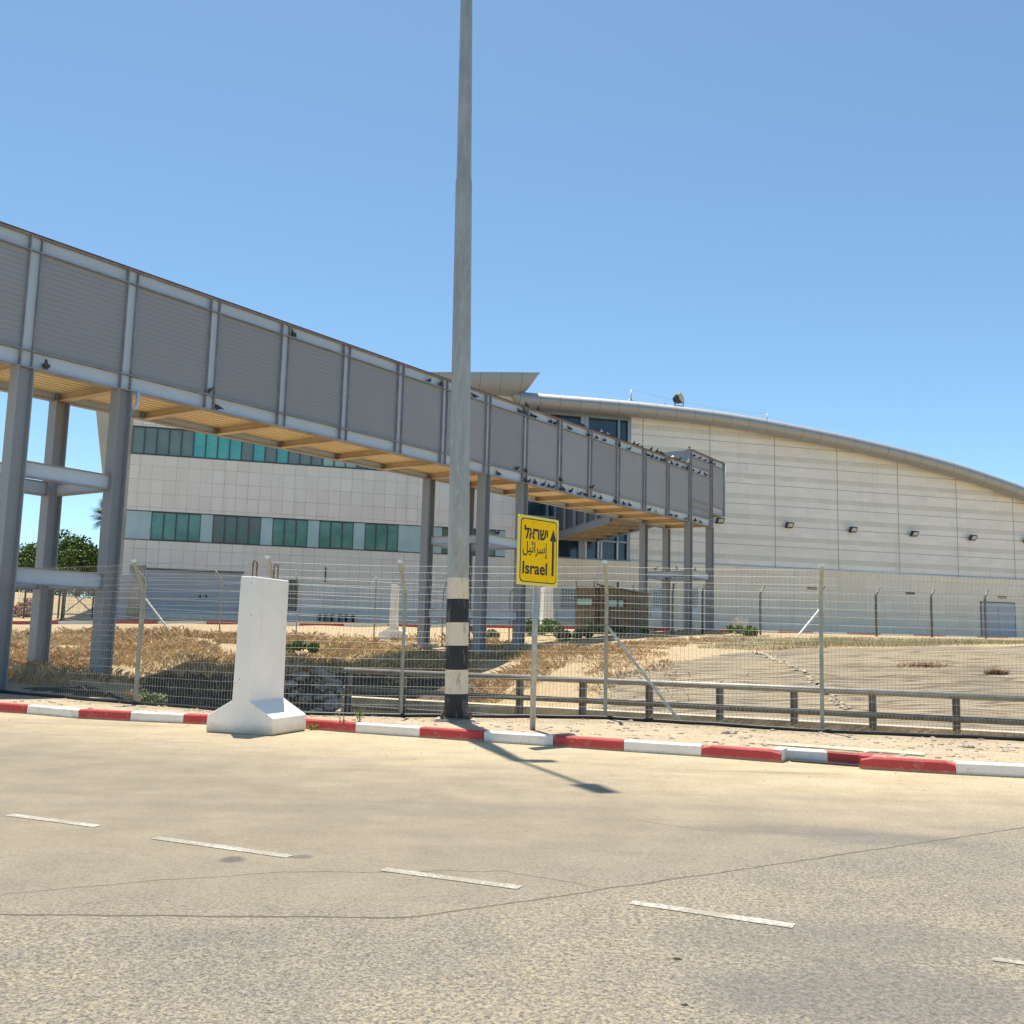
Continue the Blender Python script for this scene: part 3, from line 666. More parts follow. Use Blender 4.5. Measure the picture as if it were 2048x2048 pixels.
# ------------------------------------------------------------------ footbridge
def solve_h(px, pb, pt, hgt, pxt=None):
    a = ray(px,pb); b = ray(pxt or px,pt); Y = hgt/(b.z/b.y-a.z/a.y); return EYE+a*(Y/a.y)
P0 = solve_h(0,722,455,3.0,20); P1 = solve_h(1378,1043,929,3.0)
print('bridge P0',P0,'P1',P1)
e1 = Vector((P1.x-P0.x,P1.y-P0.y,0)); LB = e1.length; e1.normalize(); e2 = Vector((-e1.y,e1.x,0))
MBR = Matrix((e1,e2,Vector((0,0,1)))).transposed().to_4x4(); MBR.translation = Vector((P0.x,P0.y,0)); MBI = MBR.inverted()
g_b = (P1.z-P0.z)/LB; zb0 = P0.z; HB = 3.0; WB = 2.8
zb = lambda s: zb0+g_b*s
def s_of(px, z_off=1.5, t=0.):
    # s where a vertical line at px hits plane y=t, at height zb+z_off
    s = 15.
    for _ in range(30):
        p = MBR@Vector((s,t,zb(s)+z_off)); x, y = proj(p); s += (px-x)*.03*(1 if True else 1)*max(.2,(p.y/40))
    return s
st_px = [60*1.06,245*1.06,402*1.06,536*1.06,652*1.06,755*1.06,921*1.06,992*1.06,1057*1.06,1114*1.06,1167*1.06,1217*1.06,1261*1.06,1303*1.06,1343*1.06]
ST = [s_of(p) for p in st_px]
print('stations', [round(s,2) for s in ST], [round(b-a,2) for a,b in zip(ST,ST[1:])], 'LB', LB)
ST = ST[:6]+[15.66]+ST[6:]
ST = [ST[0]-5.0, ST[0]-2.5]+ST            # two bays beyond the left edge of the view
S_IN = ST[-2]; S_OUT = ST[-1]              # raised landing bay begins at S_IN
S_END = s_of(1449,1.5); S0 = ST[0]
GH = .40; TG = .36                         # girder depths
def bridge():
    base = MBR@Vector((0,0,0)); Mr = MBR.copy()
    root = empty('footbridge', Mr, 'long enclosed grey steel footbridge on tall columns leading to the stone terminal building','footbridge')
    # girders, near (t=0) and far (t=WB)
    def girder(name, s0, s1, zc0, zc1, side):
        m = MB(); y = (lambda a: a) if side == 0 else (lambda a: WB-a)
        f = .022; yy = lambda a,b: (min(y(a),y(b)),max(y(a),y(b)))
        w0,w1 = yy(.10,.115); a0,a1 = yy(-.03,.2)
        m.sbox(s0,s1,w0,w1,lambda s:zc0(s)+f,lambda s:zc1(s)-f); m.cur = 1
        m.sbox(s0,s1,a0,a1,zc0,lambda s:zc0(s)+f); m.sbox(s0,s1,a0,a1,lambda s:zc1(s)-f,zc1)
        return m.build(name,['frame_paint','flange_shade_paint'],root)
    for side in (0,1):
        girder('bottom_girder',S0,S_OUT+.12,zb,lambda s:zb(s)+GH,side)
        girder('top_girder',S0,S_OUT if side==0 else S_OUT,lambda s:zb(s)+HB-TG,lambda s:zb(s)+HB,side)
    # roof coping strip, rust brown
    m = MB(); m.sbox(S0,S_IN-.05,-.05,.24,lambda s:zb(s)+HB+.002,lambda s:zb(s)+HB+.03); m.build('coping','rust',root)
    m = MB(); m.sbox(S0,S_IN-.05,.26,WB-.1,lambda s:zb(s)+HB-.12,lambda s:zb(s)+HB-.06); m.build('roof_sheet','panel_paint',root)
    m = MB(); m.sbox(S0,S_IN-.05,.14,WB-.14,lambda s:zb(s)+.40,lambda s:zb(s)+.44); m.build('gap_shade_floor','black',root)  # black sheet over the deck slats, painted shade for the gaps
    def post(s, z0, z1, side, name='side_post'):
        m = MB(); sg = 1 if side == 0 else -1; o = 0 if side == 0 else WB
        Y = lambda a: o+sg*a
        def bx(x0,x1,a,b): ya,yb = sorted((Y(a),Y(b))); m.hexa([(x0,ya,z0(x0)),(x1,ya,z0(x1)),(x1,yb,z0(x1)),(x0,yb,z0(x0)),(x0,ya,z1(x0)),(x1,ya,z1(x1)),(x1,yb,z1(x1)),(x0,yb,z1(x0))])
        m.cur = 0; bx(s-.13,s+.13,.070,.080)
        m.cur = 1; bx(s-.142,s-.128,-.025,.22); bx(s+.128,s+.142,-.025,.22)
        m.build(name,['frame_paint','flange_shade_paint'],root)
    for s in ST:
        for side in (0,1):
            hi = HB-.024 if s < S_IN-.1 else HB+.82-.024
            post(s, lambda x:zb(x)+.024, lambda x:zb(x)+hi, side)
    # ribbed cladding panels
    def panel(sa, sb, z0, z1, side, name='side_panel', pitch=.115):
        m = MB(); y0 = .055 if side == 0 else WB-.055; sg = 1 if side == 0 else -1
        n = int((z1(sa)-z0(sa))/pitch); vs = []; k = 0
        for i in range(n+1):
            for (dz, dy) in ((0,0),(.55,-.008),(.8,-.008),(1.,0)) if i < n else ((0,0),):
                for s in (sa, sb):
                    z = z0(s)+(z1(s)-z0(s))*min(1,(i+dz)/n); vs.append((s,y0+sg*dy,z))
                k += 1
        m.add(vs,[(2*i,2*i+1,2*i+3,2*i+2) for i in range(k-1)])
        # edge teeth seen at the panel border
        return m.build(name,'panel_paint',root)
    for a, b in zip(ST,ST[1:]):
        for side in (0,1):
            panel(a+.142,b-.142,lambda s:zb(s)+GH,lambda s:zb(s)+HB-TG,side)
    # deck underside: slats along the bridge, gaps backed in black as painted shade
    m = MB(); p = .235
    for y in np.arange(.13,WB-.2,p): m.sbox(S0,S_OUT,y,y+.160,lambda s:zb(s)+.20,lambda s:zb(s)+.235)
    m.build('deck_sheet','deck_paint',root)
    for s in ST[:-1]+[S_OUT]:
        m = MB(); z = zb(s)
        m.box((s-.012,.12,z+.02),(s+.012,WB-.12,z+.19)); m.box((s-.10,.12,z+.002),(s+.10,WB-.12,z+.02)); m.box((s-.10,.12,z+.185),(s+.10,WB-.12,z+.20)); m.build('crossbeam','crossbeam_paint',root)
    # raised landing box
    zr = lambda s: zb(S_IN)+.82; zt = lambda s: zb(S_IN)+.82+HB
    girder('top_girder',S_IN,S_END,lambda s:zt(s)-TG,zt,0); girder('bottom_girder',S_IN,S_END,zr,lambda s:zr(s)+GH*.95,0)
    girder('top_girder',S_IN,S_END,lambda s:zt(s)-TG,zt,1); girder('bottom_girder',S_IN,S_END,zr,lambda s:zr(s)+GH*.95,1)
    panel(S_IN+.142,S_OUT-.142,lambda s:zb(s)+HB+.01,lambda s:zt(s)-TG,0); panel(S_IN+.142,S_OUT-.142,lambda s:zb(s)+GH,lambda s:zr(s),0)
    panel(S_OUT+.142,S_END,lambda s:zr(s)+GH*.95,lambda s:zt(s)-TG,0); panel(S_OUT+.142,S_END,lambda s:zr(s)+GH*.95,lambda s:zt(s)-TG,1)
    m = MB(); z0 = zb(S_IN)+HB-.1; m.box((S_IN-.03,.12,z0),(S_IN+.0,WB-.12,zt(0)-.02)); m.build('end_wall','panel_paint',root)
    m = MB(); m.box((S_END-.02,-.0,zr(0)),(S_END+.02,WB,zt(0)-.01)); m.build('end_wall','panel_paint',root)
    m = MB(); m.box((S_IN,.1,zr(0)+.15),(S_END-.03,WB-.1,zr(0)+.2)); m.build('landing_floor','deck_paint',root)
    m = MB(); m.box((S_IN,-.06,zt(0)+.002),(S_END+.06,.24,zt(0)+.03)); m.build('coping','rust',root)
    m = MB(); m.tube([(S_END+.02,-.02,zr(0)),(S_END+.02,-.02,zt(0))],.05,8); m.build('downpipe','frame_paint',root)
    # columns
    def column(s, side, foot=None):
        c = MBR@Vector((s, .12 if side==0 else WB-.12, 0)); zg = gz(c.x,c.y); y = .12 if side==0 else WB-.12; w = .165
        m = MB(); m.box((s-.012+0,y-w,zg-.3),(s+.012,y+w,zb(s)-.002)) if False else None
        m.box((s-w,y-.008,zg-.3),(s+w,y+.008,zb(s)-.002)); m.cur = 0
        m.box((s-w-.022,y-w,zg-.3),(s-w,y+w,zb(s)-.002)); m.box((s+w,y-w,zg-.3),(s+w+.022,y+w,zb(s)-.002))
        m.build('column',['column_paint'],root)
        if foot: m = MB(); m.box((s-.42,y-.42,zg-.5),(s+.42,y+.42,zg+foot)); m.build('footing','concrete',root,bevel=.02)
    def ibeam(a, b, z, h=.36, w=.16, name='tie_beam'):
        a = Vector(a); b = Vector(b); t = (b-a).normalized(); n = Vector((-t.y,t.x,0)); m = MB()
        def sl(o0,o1,z0,z1): m.hexa([a+n*o0+Vector((0,0,z0)),b+n*o0+Vector((0,0,z0)),b+n*o1+Vector((0,0,z0)),a+n*o1+Vector((0,0,z0)),a+n*o0+Vector((0,0,z1)),b+n*o0+Vector((0,0,z1)),b+n*o1+Vector((0,0,z1)),a+n*o1+Vector((0,0,z1))])
        sl(-.008,.008,z-h/2+.02,z+h/2-.02); m.cur = 1; sl(-w/2,w/2,z-h/2,z-h/2+.02); sl(-w/2,w/2,z+h/2-.02,z+h/2)
        m.build(name,['frame_paint','flange_shade_paint'],root)
    yn, yf_ = .12, WB-.12
    def pier(sa, sb, zs, foot=None):
        for s in (sa,sb):
            for side in (0,1): column(s,side,foot)
        for z in zs:
            ibeam((sa+.19,yn,0),(sb-.19,yn,0),z); ibeam((sa+.19,yf_,0),(sb-.19,yf_,0),z)
            ibeam((sa,yn+.21,0),(sa,yf_-.21,0),z-.02,.3); ibeam((sb,yn+.21,0),(sb,yf_-.21,0),z-.02,.3)
    pier(ST[2],ST[3],(4.95,2.62)); pier(ST[9],ST[10],(5.15,2.42),.12); pier(S_IN,S_OUT,(5.15,),.1)
    m = MB(); s = ST[3]+.33; z = zb(s); m.tube([(s,-.05,z+.02),(s,-.05,z-.30),(s-.04,-.05,z-.38),(s-.12,-.05,z-.42)],.05,8); m.build('downpipe','frame_paint',root)
    return root
bridge()
# facade frame ------------------------------------------------------
D1 = Vector((.9664,.2571,0)).normalized(); N1 = Vector((-D1.y,D1.x,0))
MF = Matrix((D1,N1,Vector((0,0,1)))).transposed().to_4x4(); MF.translation = Vector((0,63.7,0)); MFI = MF.inverted()
def fac(px, py, n=0.):
    d = MFI.to_3x3()@ray(px,py); e = MFI@EYE; t = (n-e.y)/d.y; p = e+d*t; return p.x, p.z
def branch():
    # second arm of the footbridge: from the landing square to the facade
    a = Vector((5.45,53.9,0)); 
    M = Matrix((N1,-D1,Vector((0,0,1)))).transposed().to_4x4(); M.translation = a
    root = empty('link_bridge', M, 'short shaded bridge arm joining the landing of the footbridge to the glazed terminal entrance','footbridge')
    L = (MFI@a).y*-1-.3; z0 = 8.0; z1 = 11.0; W_ = 2.9
    for y in (0.,-W_):
        m = MB(); sg = 1 if y == 0 else -1
        m.box((.3,y-.02 if 0 else y-.008,z0+.02),(L,y+.008,z0+.38)); m.cur=1; m.box((.3,y-.09,z0),(L,y+.09,z0+.02)); m.box((.3,y-.09,z0+.38),(L,y+.09,z0+.40)); m.build('bottom_girder',['link_frame_shade','link_frame_shade'],root)
        m = MB(); m.box((.3,y-.008,z1-.36),(L,y+.008,z1)); m.cur=1; m.box((.3,y-.09,z1),(L,y+.09,z1+.02)); m.build('top_girder',['link_frame_shade','link_frame_shade'],root)
        m = MB(); m.box((.3,y-.012+(-.1*sg),z0+.4),(L,y+.0+(-.1*sg),z1-.3)); m.build('side_panel','link_panel_shade',root)
        k = int(L/1.9)
        for i in range(k+1):
            x = .5+(L-.7)*i/k; m = MB(); m.box((x-.09,y-.06,z0+.4),(x+.09,y+.06,z1-.36)); m.build('side_post','link_frame_shade',root)
    m = MB(); m.box((.3,-W_+.12,z0+.2),(L,-.12,z0+.25)); m.build('deck_sheet','link_deck_shade',root)
    for i in range(6):
        x = .5+(L-.8)*i/5; m = MB(); m.box((x-.09,-W_+.1,z0+.0),(x+.09,-.1,z0+.2)); m.build('crossbeam','link_deck_shade',root)
branch()
# ------------------------------------------------------------------ terminal building
def terminal():
    root = empty('terminal_building', MF, 'large stone-clad terminal building with a long curved metal roof edge and green glass window bands','building')
    s_l = fac(256,1000)[0]; s_j = fac(1037,800)[0]; s_g = fac(1262,900)[0]; s_r = 62.
    wb1 = (fac(263,908)[1], fac(263,853.5)[1]); wb2 = (fac(255.4,1078.3)[1], fac(255.4,1021.4)[1])
    print('facade s', s_l, s_j, s_g, 'bands', wb1, wb2, 'bandline', fac(1500,1134)[1], fac(2048,1162)[1])
    ztop = fac(1000,776)[1]; zline = fac(1300,1126)[1]
    s2 = fac(1009,1050)[0]
    # left wing wall, in strips round the window bands
    m = MB(); T = .45
    z_roll = fac(293,1139)[1]; sr0, sr1 = fac(293,1160)[0], fac(484,1160)[0]
    zb0_ = 1.4; zg0 = fac(293,1226)[1]
    m.box((s_l,-.3,z_roll),(s_j,T,wb2[0])); m.box((s_l,-.3,wb2[1]),(s_j,T,wb1[0])); m.box((s_l,-.3,wb1[1]),(s_j,T,ztop))
    m.box((s_l,-.3,zb0_),(sr0,T,z_roll)); s3 = fac(576,1200)[0]; s4 = fac(594,1200)[0]
    m.box((sr1,-.3,zb0_),(s3,T,z_roll)); za, zbb = fac(585,1222)[1], fac(585,1160)[1]
    m.box((s3,-.3,zb0_),(s4,T,za)); m.box((s3,-.3,zbb),(s4,T,z_roll)); m.box((s4,-.3,zb0_),(s_j,T,z_roll)); m.box((sr0,-.3,zb0_),(sr1,T,zg0))
    for (z0,z1) in (wb1,wb2): m.box((s2+.0,-.3,z0),(s_j,T,z1))
    m.build('stone_wall','stone_cladding',root)
    # flared west end
    hz = 16.8
    m = MB(); q = fac(257,1126)[1]; sa = fac(208,826)[0]
    m.hexa([(s_l-.02,.3,1.4),(s_l,.5,1.4),(s_l,20,1.4),(s_l-.4,20,1.4),(s_l-2.6,.3,hz),(s_l,.5,hz),(s_l,20,hz),(s_l-2.6,20,hz)]); m.build('slanted_end_wall','stone_end',root)
    # glass modules
    mod = (fac(840,1050)[0]-s_l)/25
    def pane(i, w, band, gl, name='window', inset=-.22, mull=True, parts=1):
        z0, z1 = band; x0, x1 = s_l+i*mod, s_l+(i+w)*mod
        m = MB(); m.box((x0+.002,inset,z0+.004),(x1-.002,inset+.02,z1-.004)); o = m.build(name,gl,root)
        if mull:
            f = MB(); e = .035; y0 = inset-.05; y1 = inset
            f.box((x0,y0,z0),(x1,y1,z0+.05)); f.box((x0,y0,z1-.05),(x1,y1,z1))
            for k in range(w+1):
                x = x0+k*mod; f.box((max(x0,x-e),y0-.003,z0+.05),(min(x1,x+e),y1,z1-.05))
            f.build('frame','window_frame',o)
        return o
    seq = [(2,'s'),(4,'g'),(1,'s'),(4,'b'),(1,'s'),(3,'g'),(1,'s'),(3,'g'),(1,'s'),(3,'g'),(3,'s'),(1,'s'),(1,'b'),(3,'b'),(1,'g'),(1,'s'),(1,'b')]
    i = 0
    for w, k in seq:
        if s_l+i*mod > s2: break
        if k == 's':
            for q in range(w): pane(i+q,1,wb2,'spandrel','spandrel_panel',mull=True) if False else pane(i+q,1,wb2,'spandrel','spandrel_panel',inset=-.24,mull=False)
        else: pane(i,w,wb2,{'g':'glass_green','b':'glass_brown'}[k])
        i += w
    n_u = int((s2-s_l)/mod)
    for i in range(n_u):
        k = 'glass_bright' if i in (5,6,7,8,10,12) else 'glass_pale' if i in (16,17,18,20,21) else 'glass_dull'
        pane(i,1,wb1,k)
    m = MB(); m.box((s_l+n_u*mod,-.3,wb1[0]),(s2,-.1,wb1[1])); m.build('wall_return','stone_cladding',root)
    # dark heads over rows
    for z0, z1 in (wb1,wb2):
        m = MB(); m.box((s_l,-.315,z1-.012),(s2,-.302,z1+.04)); m.box((s_l,-.33,z0-.04),(s2,-.302,z0+.012)); m.build('sill','window_frame',root)
    # back plate behind windows
    m = MB(); m.box((s_l+.05,T+.01,1.4),(s_j-.05,T+6,ztop-.1)); m.build('core','window_frame',root)
    # roller door, barred window
    m = MB(); nsl = 34
    vs = []
    for a in range(nsl+1):
        z = zg0+(z_roll-zg0)*a/nsl; vs += [(sr0,-.20-(.0 if a%2 else .02),z),(sr1,-.20-(.0 if a%2 else .02),z)]
    m.add(vs,[(2*a,2*a+1,2*a+3,2*a+2) for a in range(nsl)]); d = m.build('roller_door','door_grey',root)
    for px in (400,412):
        x, z = fac(px,1193); m = MB(); m.box((x-.07,-.24,z-.07),(x+.07,-.222,z+.07)); m.build('vent','black',d)
    m = MB(); m.box((sr0-.1,-.36,z_roll-.02),(sr1+.1,-.302,z_roll+.08)); m.build('door_head','window_frame',root)
    m = MB(); m.box((s3,-.1,za),(s4,-.05,zbb)); w = m.build('window','glass_dull',root)
    f = MB(); 
    for k in range(7): x = s3+(s4-s3)*k/6; f.box((x-.012,-.2,za),(x+.012,-.18,zbb))
    for k in range(9): z = za+(zbb-za)*k/8; f.box((s3,-.215,z-.012),(s4,-.202,z+.012))
    f.build('window_bars','dark_metal',w)
    # lower beige wall
    zg = 1.4
    doors = [(1062,1100,1178,1238,'w'),(1112,1150,1178,1238,'w'),(1298,1326,1178,1232,'w'),(1366,1394,1178,1232,'w')]
    m = MB(); s5 = fac(1040,1200)[0]
    m.box((s_j,-.3,zg),(s_r,.6,zline)); m.build('lower_wall','beige_stone',root)
    def opening(px0,px1,py0,py1,kind,n=-.32):
        x0, z1 = fac(px0,py0); x1, z0 = fac(px1,py1); z0 = max(z0,2.3)
        m = MB(); m.box((x0,-.40,z0),(x1,-.302,z1)); o = m.build('barred_window','white_metal',root)
        g = MB(); g.box((x0+.12,-.43,z0+.9*(z1-z0)*.38),(x1-.12,-.402,z1-.1)); g.build('pane','glass_dull',o)
        b = MB()
        for k in range(6): x = x0+.14+(x1-x0-.28)*k/5; b.box((x-.02,-.455,z0+(z1-z0)*.34),(x+.02,-.435,z1-.1))
        for k in range(7): z = z0+(z1-z0)*.36+(z1-.12-z0-(z1-z0)*.36)*k/6; b.box((x0+.12,-.472,z-.02),(x1-.12,-.457,z+.02))
        b.build('window_bars','white_metal',o)
    for d in ((1080,1107,1174,1240,'w'),(1114,1152,1174,1240,'w'),(1298,1326,1174,1236,'w'),(1366,1394,1174,1236,'w')): opening(*d)
    # grey steel door at the far right
    x0, z1 = fac(1956,1205); x1, z0 = fac(2024,1272); m = MB(); m.box((x0,-.36,2.3),((x0+x1)/2-.02,-.302,z1)); m.box(((x0+x1)/2+.02,-.36,2.3),(x1,-.302,z1)); m.build('steel_door','door_grey',root)
    m = MB(); m.box((x0-.08,-.34,2.3),(x0,-.302,z1+.08)); m.box((x1,-.34,2.3),(x1+.08,-.302,z1+.08)); m.box((x0,-.34,z1),(x1,-.302,z1+.08)); m.build('door_frame','window_frame',root)
    for (px,py) in ((1619,1177),(1815,1187),(1998,1195)):
        x, z = fac(px,py); m = MB(); m.box((x-.35,-.37,z-.07),(x+.35,-.302,z+.07)); m.build('wall_vent','dark_metal',root)
    # roof arc from pixels (top edge, bottom edge)
    top = [(1040,787),(1100,791),(1203,798.4),(1359,814),(1462,827),(1540,840),(1670,865.4),(1784,892.4),(1870,915),(1955,941),(2048,973.5),(2150,1013),(2260,1060)]
    bot = [(1049,812),(1100,818),(1255,829.5),(1359,841),(1419,848),(1500,861),(1675,895),(1797,922),(1915,953.6),(2028,992),(2150,1039),(2260,1088)]
    tn = -.8
    tp = [fac(px,py,tn) for px,py in top]; bp = [fac(px,py,tn) for px,py in bot]
    zc = lambda s: (interp(s,[p[0] for p in tp],[p[1] for p in tp])+interp(s,[p[0] for p in bp],[p[1] for p in bp]))/2
    ss = np.arange(tp[0][0], tp[-1][0]+25, .7); rr = .47
    zarr = np.array([zc(s) if s < tp[-1][0] else zc(tp[-1][0])-(s-tp[-1][0])*.45-(s-tp[-1][0])**2*.008 for s in ss])
    for _ in range(6): zarr[1:-1] = (zarr[:-2]+zarr[1:-1]*2+zarr[2:])/4
    ZC = lambda s: float(np.interp(s, ss, zarr))
    def ellipse_sweep(m, pts, ry, rz, k=20):
        vs = []
        for (s,n,z,q) in pts:
            for a in range(k): th = 2*math.pi*a/k; vs.append((s, n+ry*q*math.cos(th), z+rz*q*math.sin(th)))
        m.add(vs,[(i*k+a,i*k+(a+1)%k,(i+1)*k+(a+1)%k,(i+1)*k+a) for i in range(len(pts)-1) for a in range(k)],True)
        o = len(m.v)-len(vs); m.add([m.v[o+a] for a in range(k)],[tuple(range(k))])
    pts = [(s,tn+.1,z,1.) for s,z in zip(ss,zarr)]; pts = [(ss[0]-.45,tn+.1,zarr[0]+.25,.35),(ss[0]-.2,tn+.1,zarr[0]+.12,.8)]+pts
    m = MB(); ellipse_sweep(m, pts, .66, .51); m.build('roof_edge','roof_metal',root)
    # roof sheet going back, slightly lower
    vs = []; SS = ss[::2]
    for s in SS: vs += [(s,-.5,ZC(s)+.18),(s,34,ZC(s)+.05)]
    m = MB(); m.add(vs,[(2*i,2*i+2,2*i+3,2*i+1) for i in range(len(SS)-1)]); m.build('roof_sheet','roof_metal',root)
    # banded upper wall right of the glass
    pts = [(s_g,zline),(s_r,zline)]; sx = s_r
    arc = [(s,ZC(s)) for s in np.arange(s_g,s_r,1.5)]
    poly = [(s_g,zline)]+[(s_r,zline),(s_r,max(ZC(s_r),zline+.2))]+[(s,ZC(s)) for s in np.arange(s_r-1.,s_g,-1.5)]+[(s_g,ZC(s_g))]
    m = MB(); sw = list(np.arange(s_g,s_r,1.2))+[s_r]; vs = []
    for s in sw: vs += [(s,0,zline),(s,0,ZC(s)),(s,.5,zline),(s,.5,ZC(s))]
    m.add(vs,[q for i in range(len(sw)-1) for q in ((4*i,4*i+4,4*i+5,4*i+1),(4*i+2,4*i+3,4*i+7,4*i+6))]); m.build('banded_wall','banded_stone',root)
    m = MB(); m.box((s_g,-.32,zline-.02),(s_r,-.0,zline+.03)) ; m.build('ledge','beige_stone',root)
    # entrance glazing
    m = MB(); zA = zline; poly = [(s_j,zA),(s_g,zA),(s_g,ZC(s_g)),(s_j+2.5,ZC(s_j+2.5)),(s_j,ZC(s_j))]; m.prism(poly,.25,.30); gw = m.build('glazed_entrance','glass_navy',root)
    m = MB(); W_ = s_g-s_j
    vx = [fac(p,900)[0] for p in (1098,1165,1173,1238,1259)]
    for i, x in enumerate([s_j+.05]+vx): 
        w = .13 if i in (2,3) else .05 if i < 5 else .10; m.box((x-w,.02,zA),(x+w,.24,ZC(x)-.2))
    for z in (zA+.06, fac(1200,1082)[1], fac(1200,1040)[1], fac(1200,960)[1], fac(1200,834)[1]): m.box((s_j,.05,z-.06),(s_g,.22,z+.06))
    m.build('mullion','mullion',gw)
    m = MB(); x = fac(1095,1100)[0]
    for px in (1172,1197,1203,1235): xx = fac(px,1100)[0]; m.box((xx-.05,.0,zA+.1),(xx+.05,.018,fac(1200,1084)[1]))
    m.build('door_frame','white_metal',gw)
    zs = ZC(s_j+3)-.8
    m = MB(); m.box((s_j,.05,fac(1200,834)[1]+.07),(s_g,.24,ZC(s_g)+.1)); m.build('fascia_board','mullion',root)
    # left canopy roof with upturned tip
    cl = [fac(px,744.5,-1.6) for px in (860,1000,1060,1081)]; z_t = [fac(px,py,-1.6)[1] for px,py in ((700,746),(860,744),(1000,744),(1081,745))]
    sT = [fac(px,744.5,-1.6)[0] for px in (700,860,1000,1081)]
    tipx = sT[-1]; wx = fac(1040,785,-1.6)[0]
    m = MB(); N = 26; k = 10; vs = []; s_start = s_l-3
    S_ = list(np.linspace(s_start,wx,18))+list(np.linspace(wx,tipx,12))[1:]
    def zt_(s): return interp(s,sT,z_t)
    hb = zt_(wx)-fac(1040,784,-1.6)[1]
    for s in S_:
        zt0 = zt_(s); 
        if s <= wx: h = hb*(.78+.22*max(0,(s-wx+5)/5)) 
        else:
            q = (s-wx)/(tipx-wx); h = hb*max(.03,1-q**2.1) 
        # rounded front fascia section: from the top back to the bottom back
        for a in range(k+1):
            th = -math.pi/2+math.pi/2*a/k; vs.append((s, -1.6+.8*(1-math.cos(th)) , zt0+h*math.sin(th)))
        vs.append((s, 26, zt0)); vs.append((s,26,zt0-h))
    kk = k+3
    m.add(vs,[(i*kk+a,(i+1)*kk+a,(i+1)*kk+(a+1)%kk,i*kk+(a+1)%kk) for i in range(len(S_)-1) for a in range(kk)],False)
    m.build('canopy_roof','roof_metal',root)
    # volumes behind
    m = MB(); m.box((s_l,6.5,1.4),(s_j-.1,25,ztop-.05)); m.box((s_j,8,1.4),(s_g,25,ZC(s_j)-1)); m.build('core','stone_end',root)
    # scuffs below lamps, small pipes on left wing
    for px,py in ((650,1150),): 
        x,z = fac(px,py); m = MB(); m.tube([(x,-.34,z-.45),(x,-.34,z+.45)],.04,6); m.build('overflow_pipe','rust',root)
    return root, ZC, zline, s_l, s_g, s_j, tn
ROOT_T, ZC, ZLINE, s_l, s_g, s_j, TN = terminal()
# floodlights on the wall
def flood(s, z, n, label, M=MF):
    Mx = M@Matrix.Translation((s,n,z))
    r = empty('wall_floodlight', Mx, label, 'floodlight', 'black floodlights on the terminal wall')
    m = MB(); m.box((-.06,-.30,-.12),(.06,0,-.05)); m.build('bracket','lamp_body',r)
    m = MB(); m.hexa([(-.26,-.30,-.16),(.26,-.30,-.16),(.26,-.12,-.16),(-.26,-.12,-.16),(-.26,-.55,.16),(.26,-.55,.16),(.26,-.33,.24),(-.26,-.33,.24)]); b = m.build('housing','lamp_body',r,bevel=.015)
    m = MB(); m.hexa([(-.18,-.366,-.10),(.18,-.366,-.10),(.18,-.361,-.10),(-.18,-.361,-.10),(-.18,-.535,.12),(.18,-.535,.12),(.18,-.53,.12),(-.18,-.53,.12)]); m.build('glass','lamp_glass',r)
    return r
lb = ['black floodlight on the banded wall just right of the footbridge landing','black floodlight on the banded wall, first beyond the landing one','black floodlight on the banded wall, middle of the row','black floodlight on the banded wall above the spare barrier posts','black floodlight on the banded wall, next to last at the right','black floodlight cut by the right edge of the photo']
fl = [(1436,1043),(1574,1052),(1701,1061),(1823,1069),(1940,1077),(2049,1082)]
for (px,py),l in zip(fl,lb): s,z = fac(px,py); flood(s,z,0,l)
# rooftop things
def roofpt(px, n=1.0): s = fac(px,800,n)[0]; return s, ZC(s)+.05
def tripod(px, h, label, lean=1):
    s, z = roofpt(px); r = empty('roof_mast', MF@Matrix.Translation((s,1.,z)), label,'mast','thin masts on the curved roof')
    m = MB(); m.tube([(0,0,0),(0,0,h)],.05,6); m.build('pole','galvanised',r)
    for x in ((-1.0,1.25) if lean == 1 else (-1.35,-.7)):
        m = MB(); m.tube([(x,0 if lean==1 else .4,0),(0,0,h*.66)],.035,6); m.build('strut','galvanised',r)
    return MF@Vector((s,1.,z+h))
a = tripod(1262,1.75,'thin roof mast with two spread struts, left end of the wire')
b = tripod(1534,1.45,'thin roof mast with struts on one side, right end of the wire',2)
tag(MB().tube([a+(b-a)*t-Vector((0,0,.5*4*t*(1-t)*.5)) for t in np.linspace(0,1,20)],.012,5,smooth=False).build('wire','galvanised'),'thin wire strung between the two roof masts','wire')
for px,h,l in ((1330,.85,'short bare rod standing on the roof left of the searchlight'),(1203,.35,'very short stub rod on the roof near the glazed entrance')):
    s,z = roofpt(px,0); p = MF@Vector((s,0,z)); tag(MB().tube([p,p+Vector((0,0,h))],.03,6).build('roof_rod','dark_metal'),l,'rod')
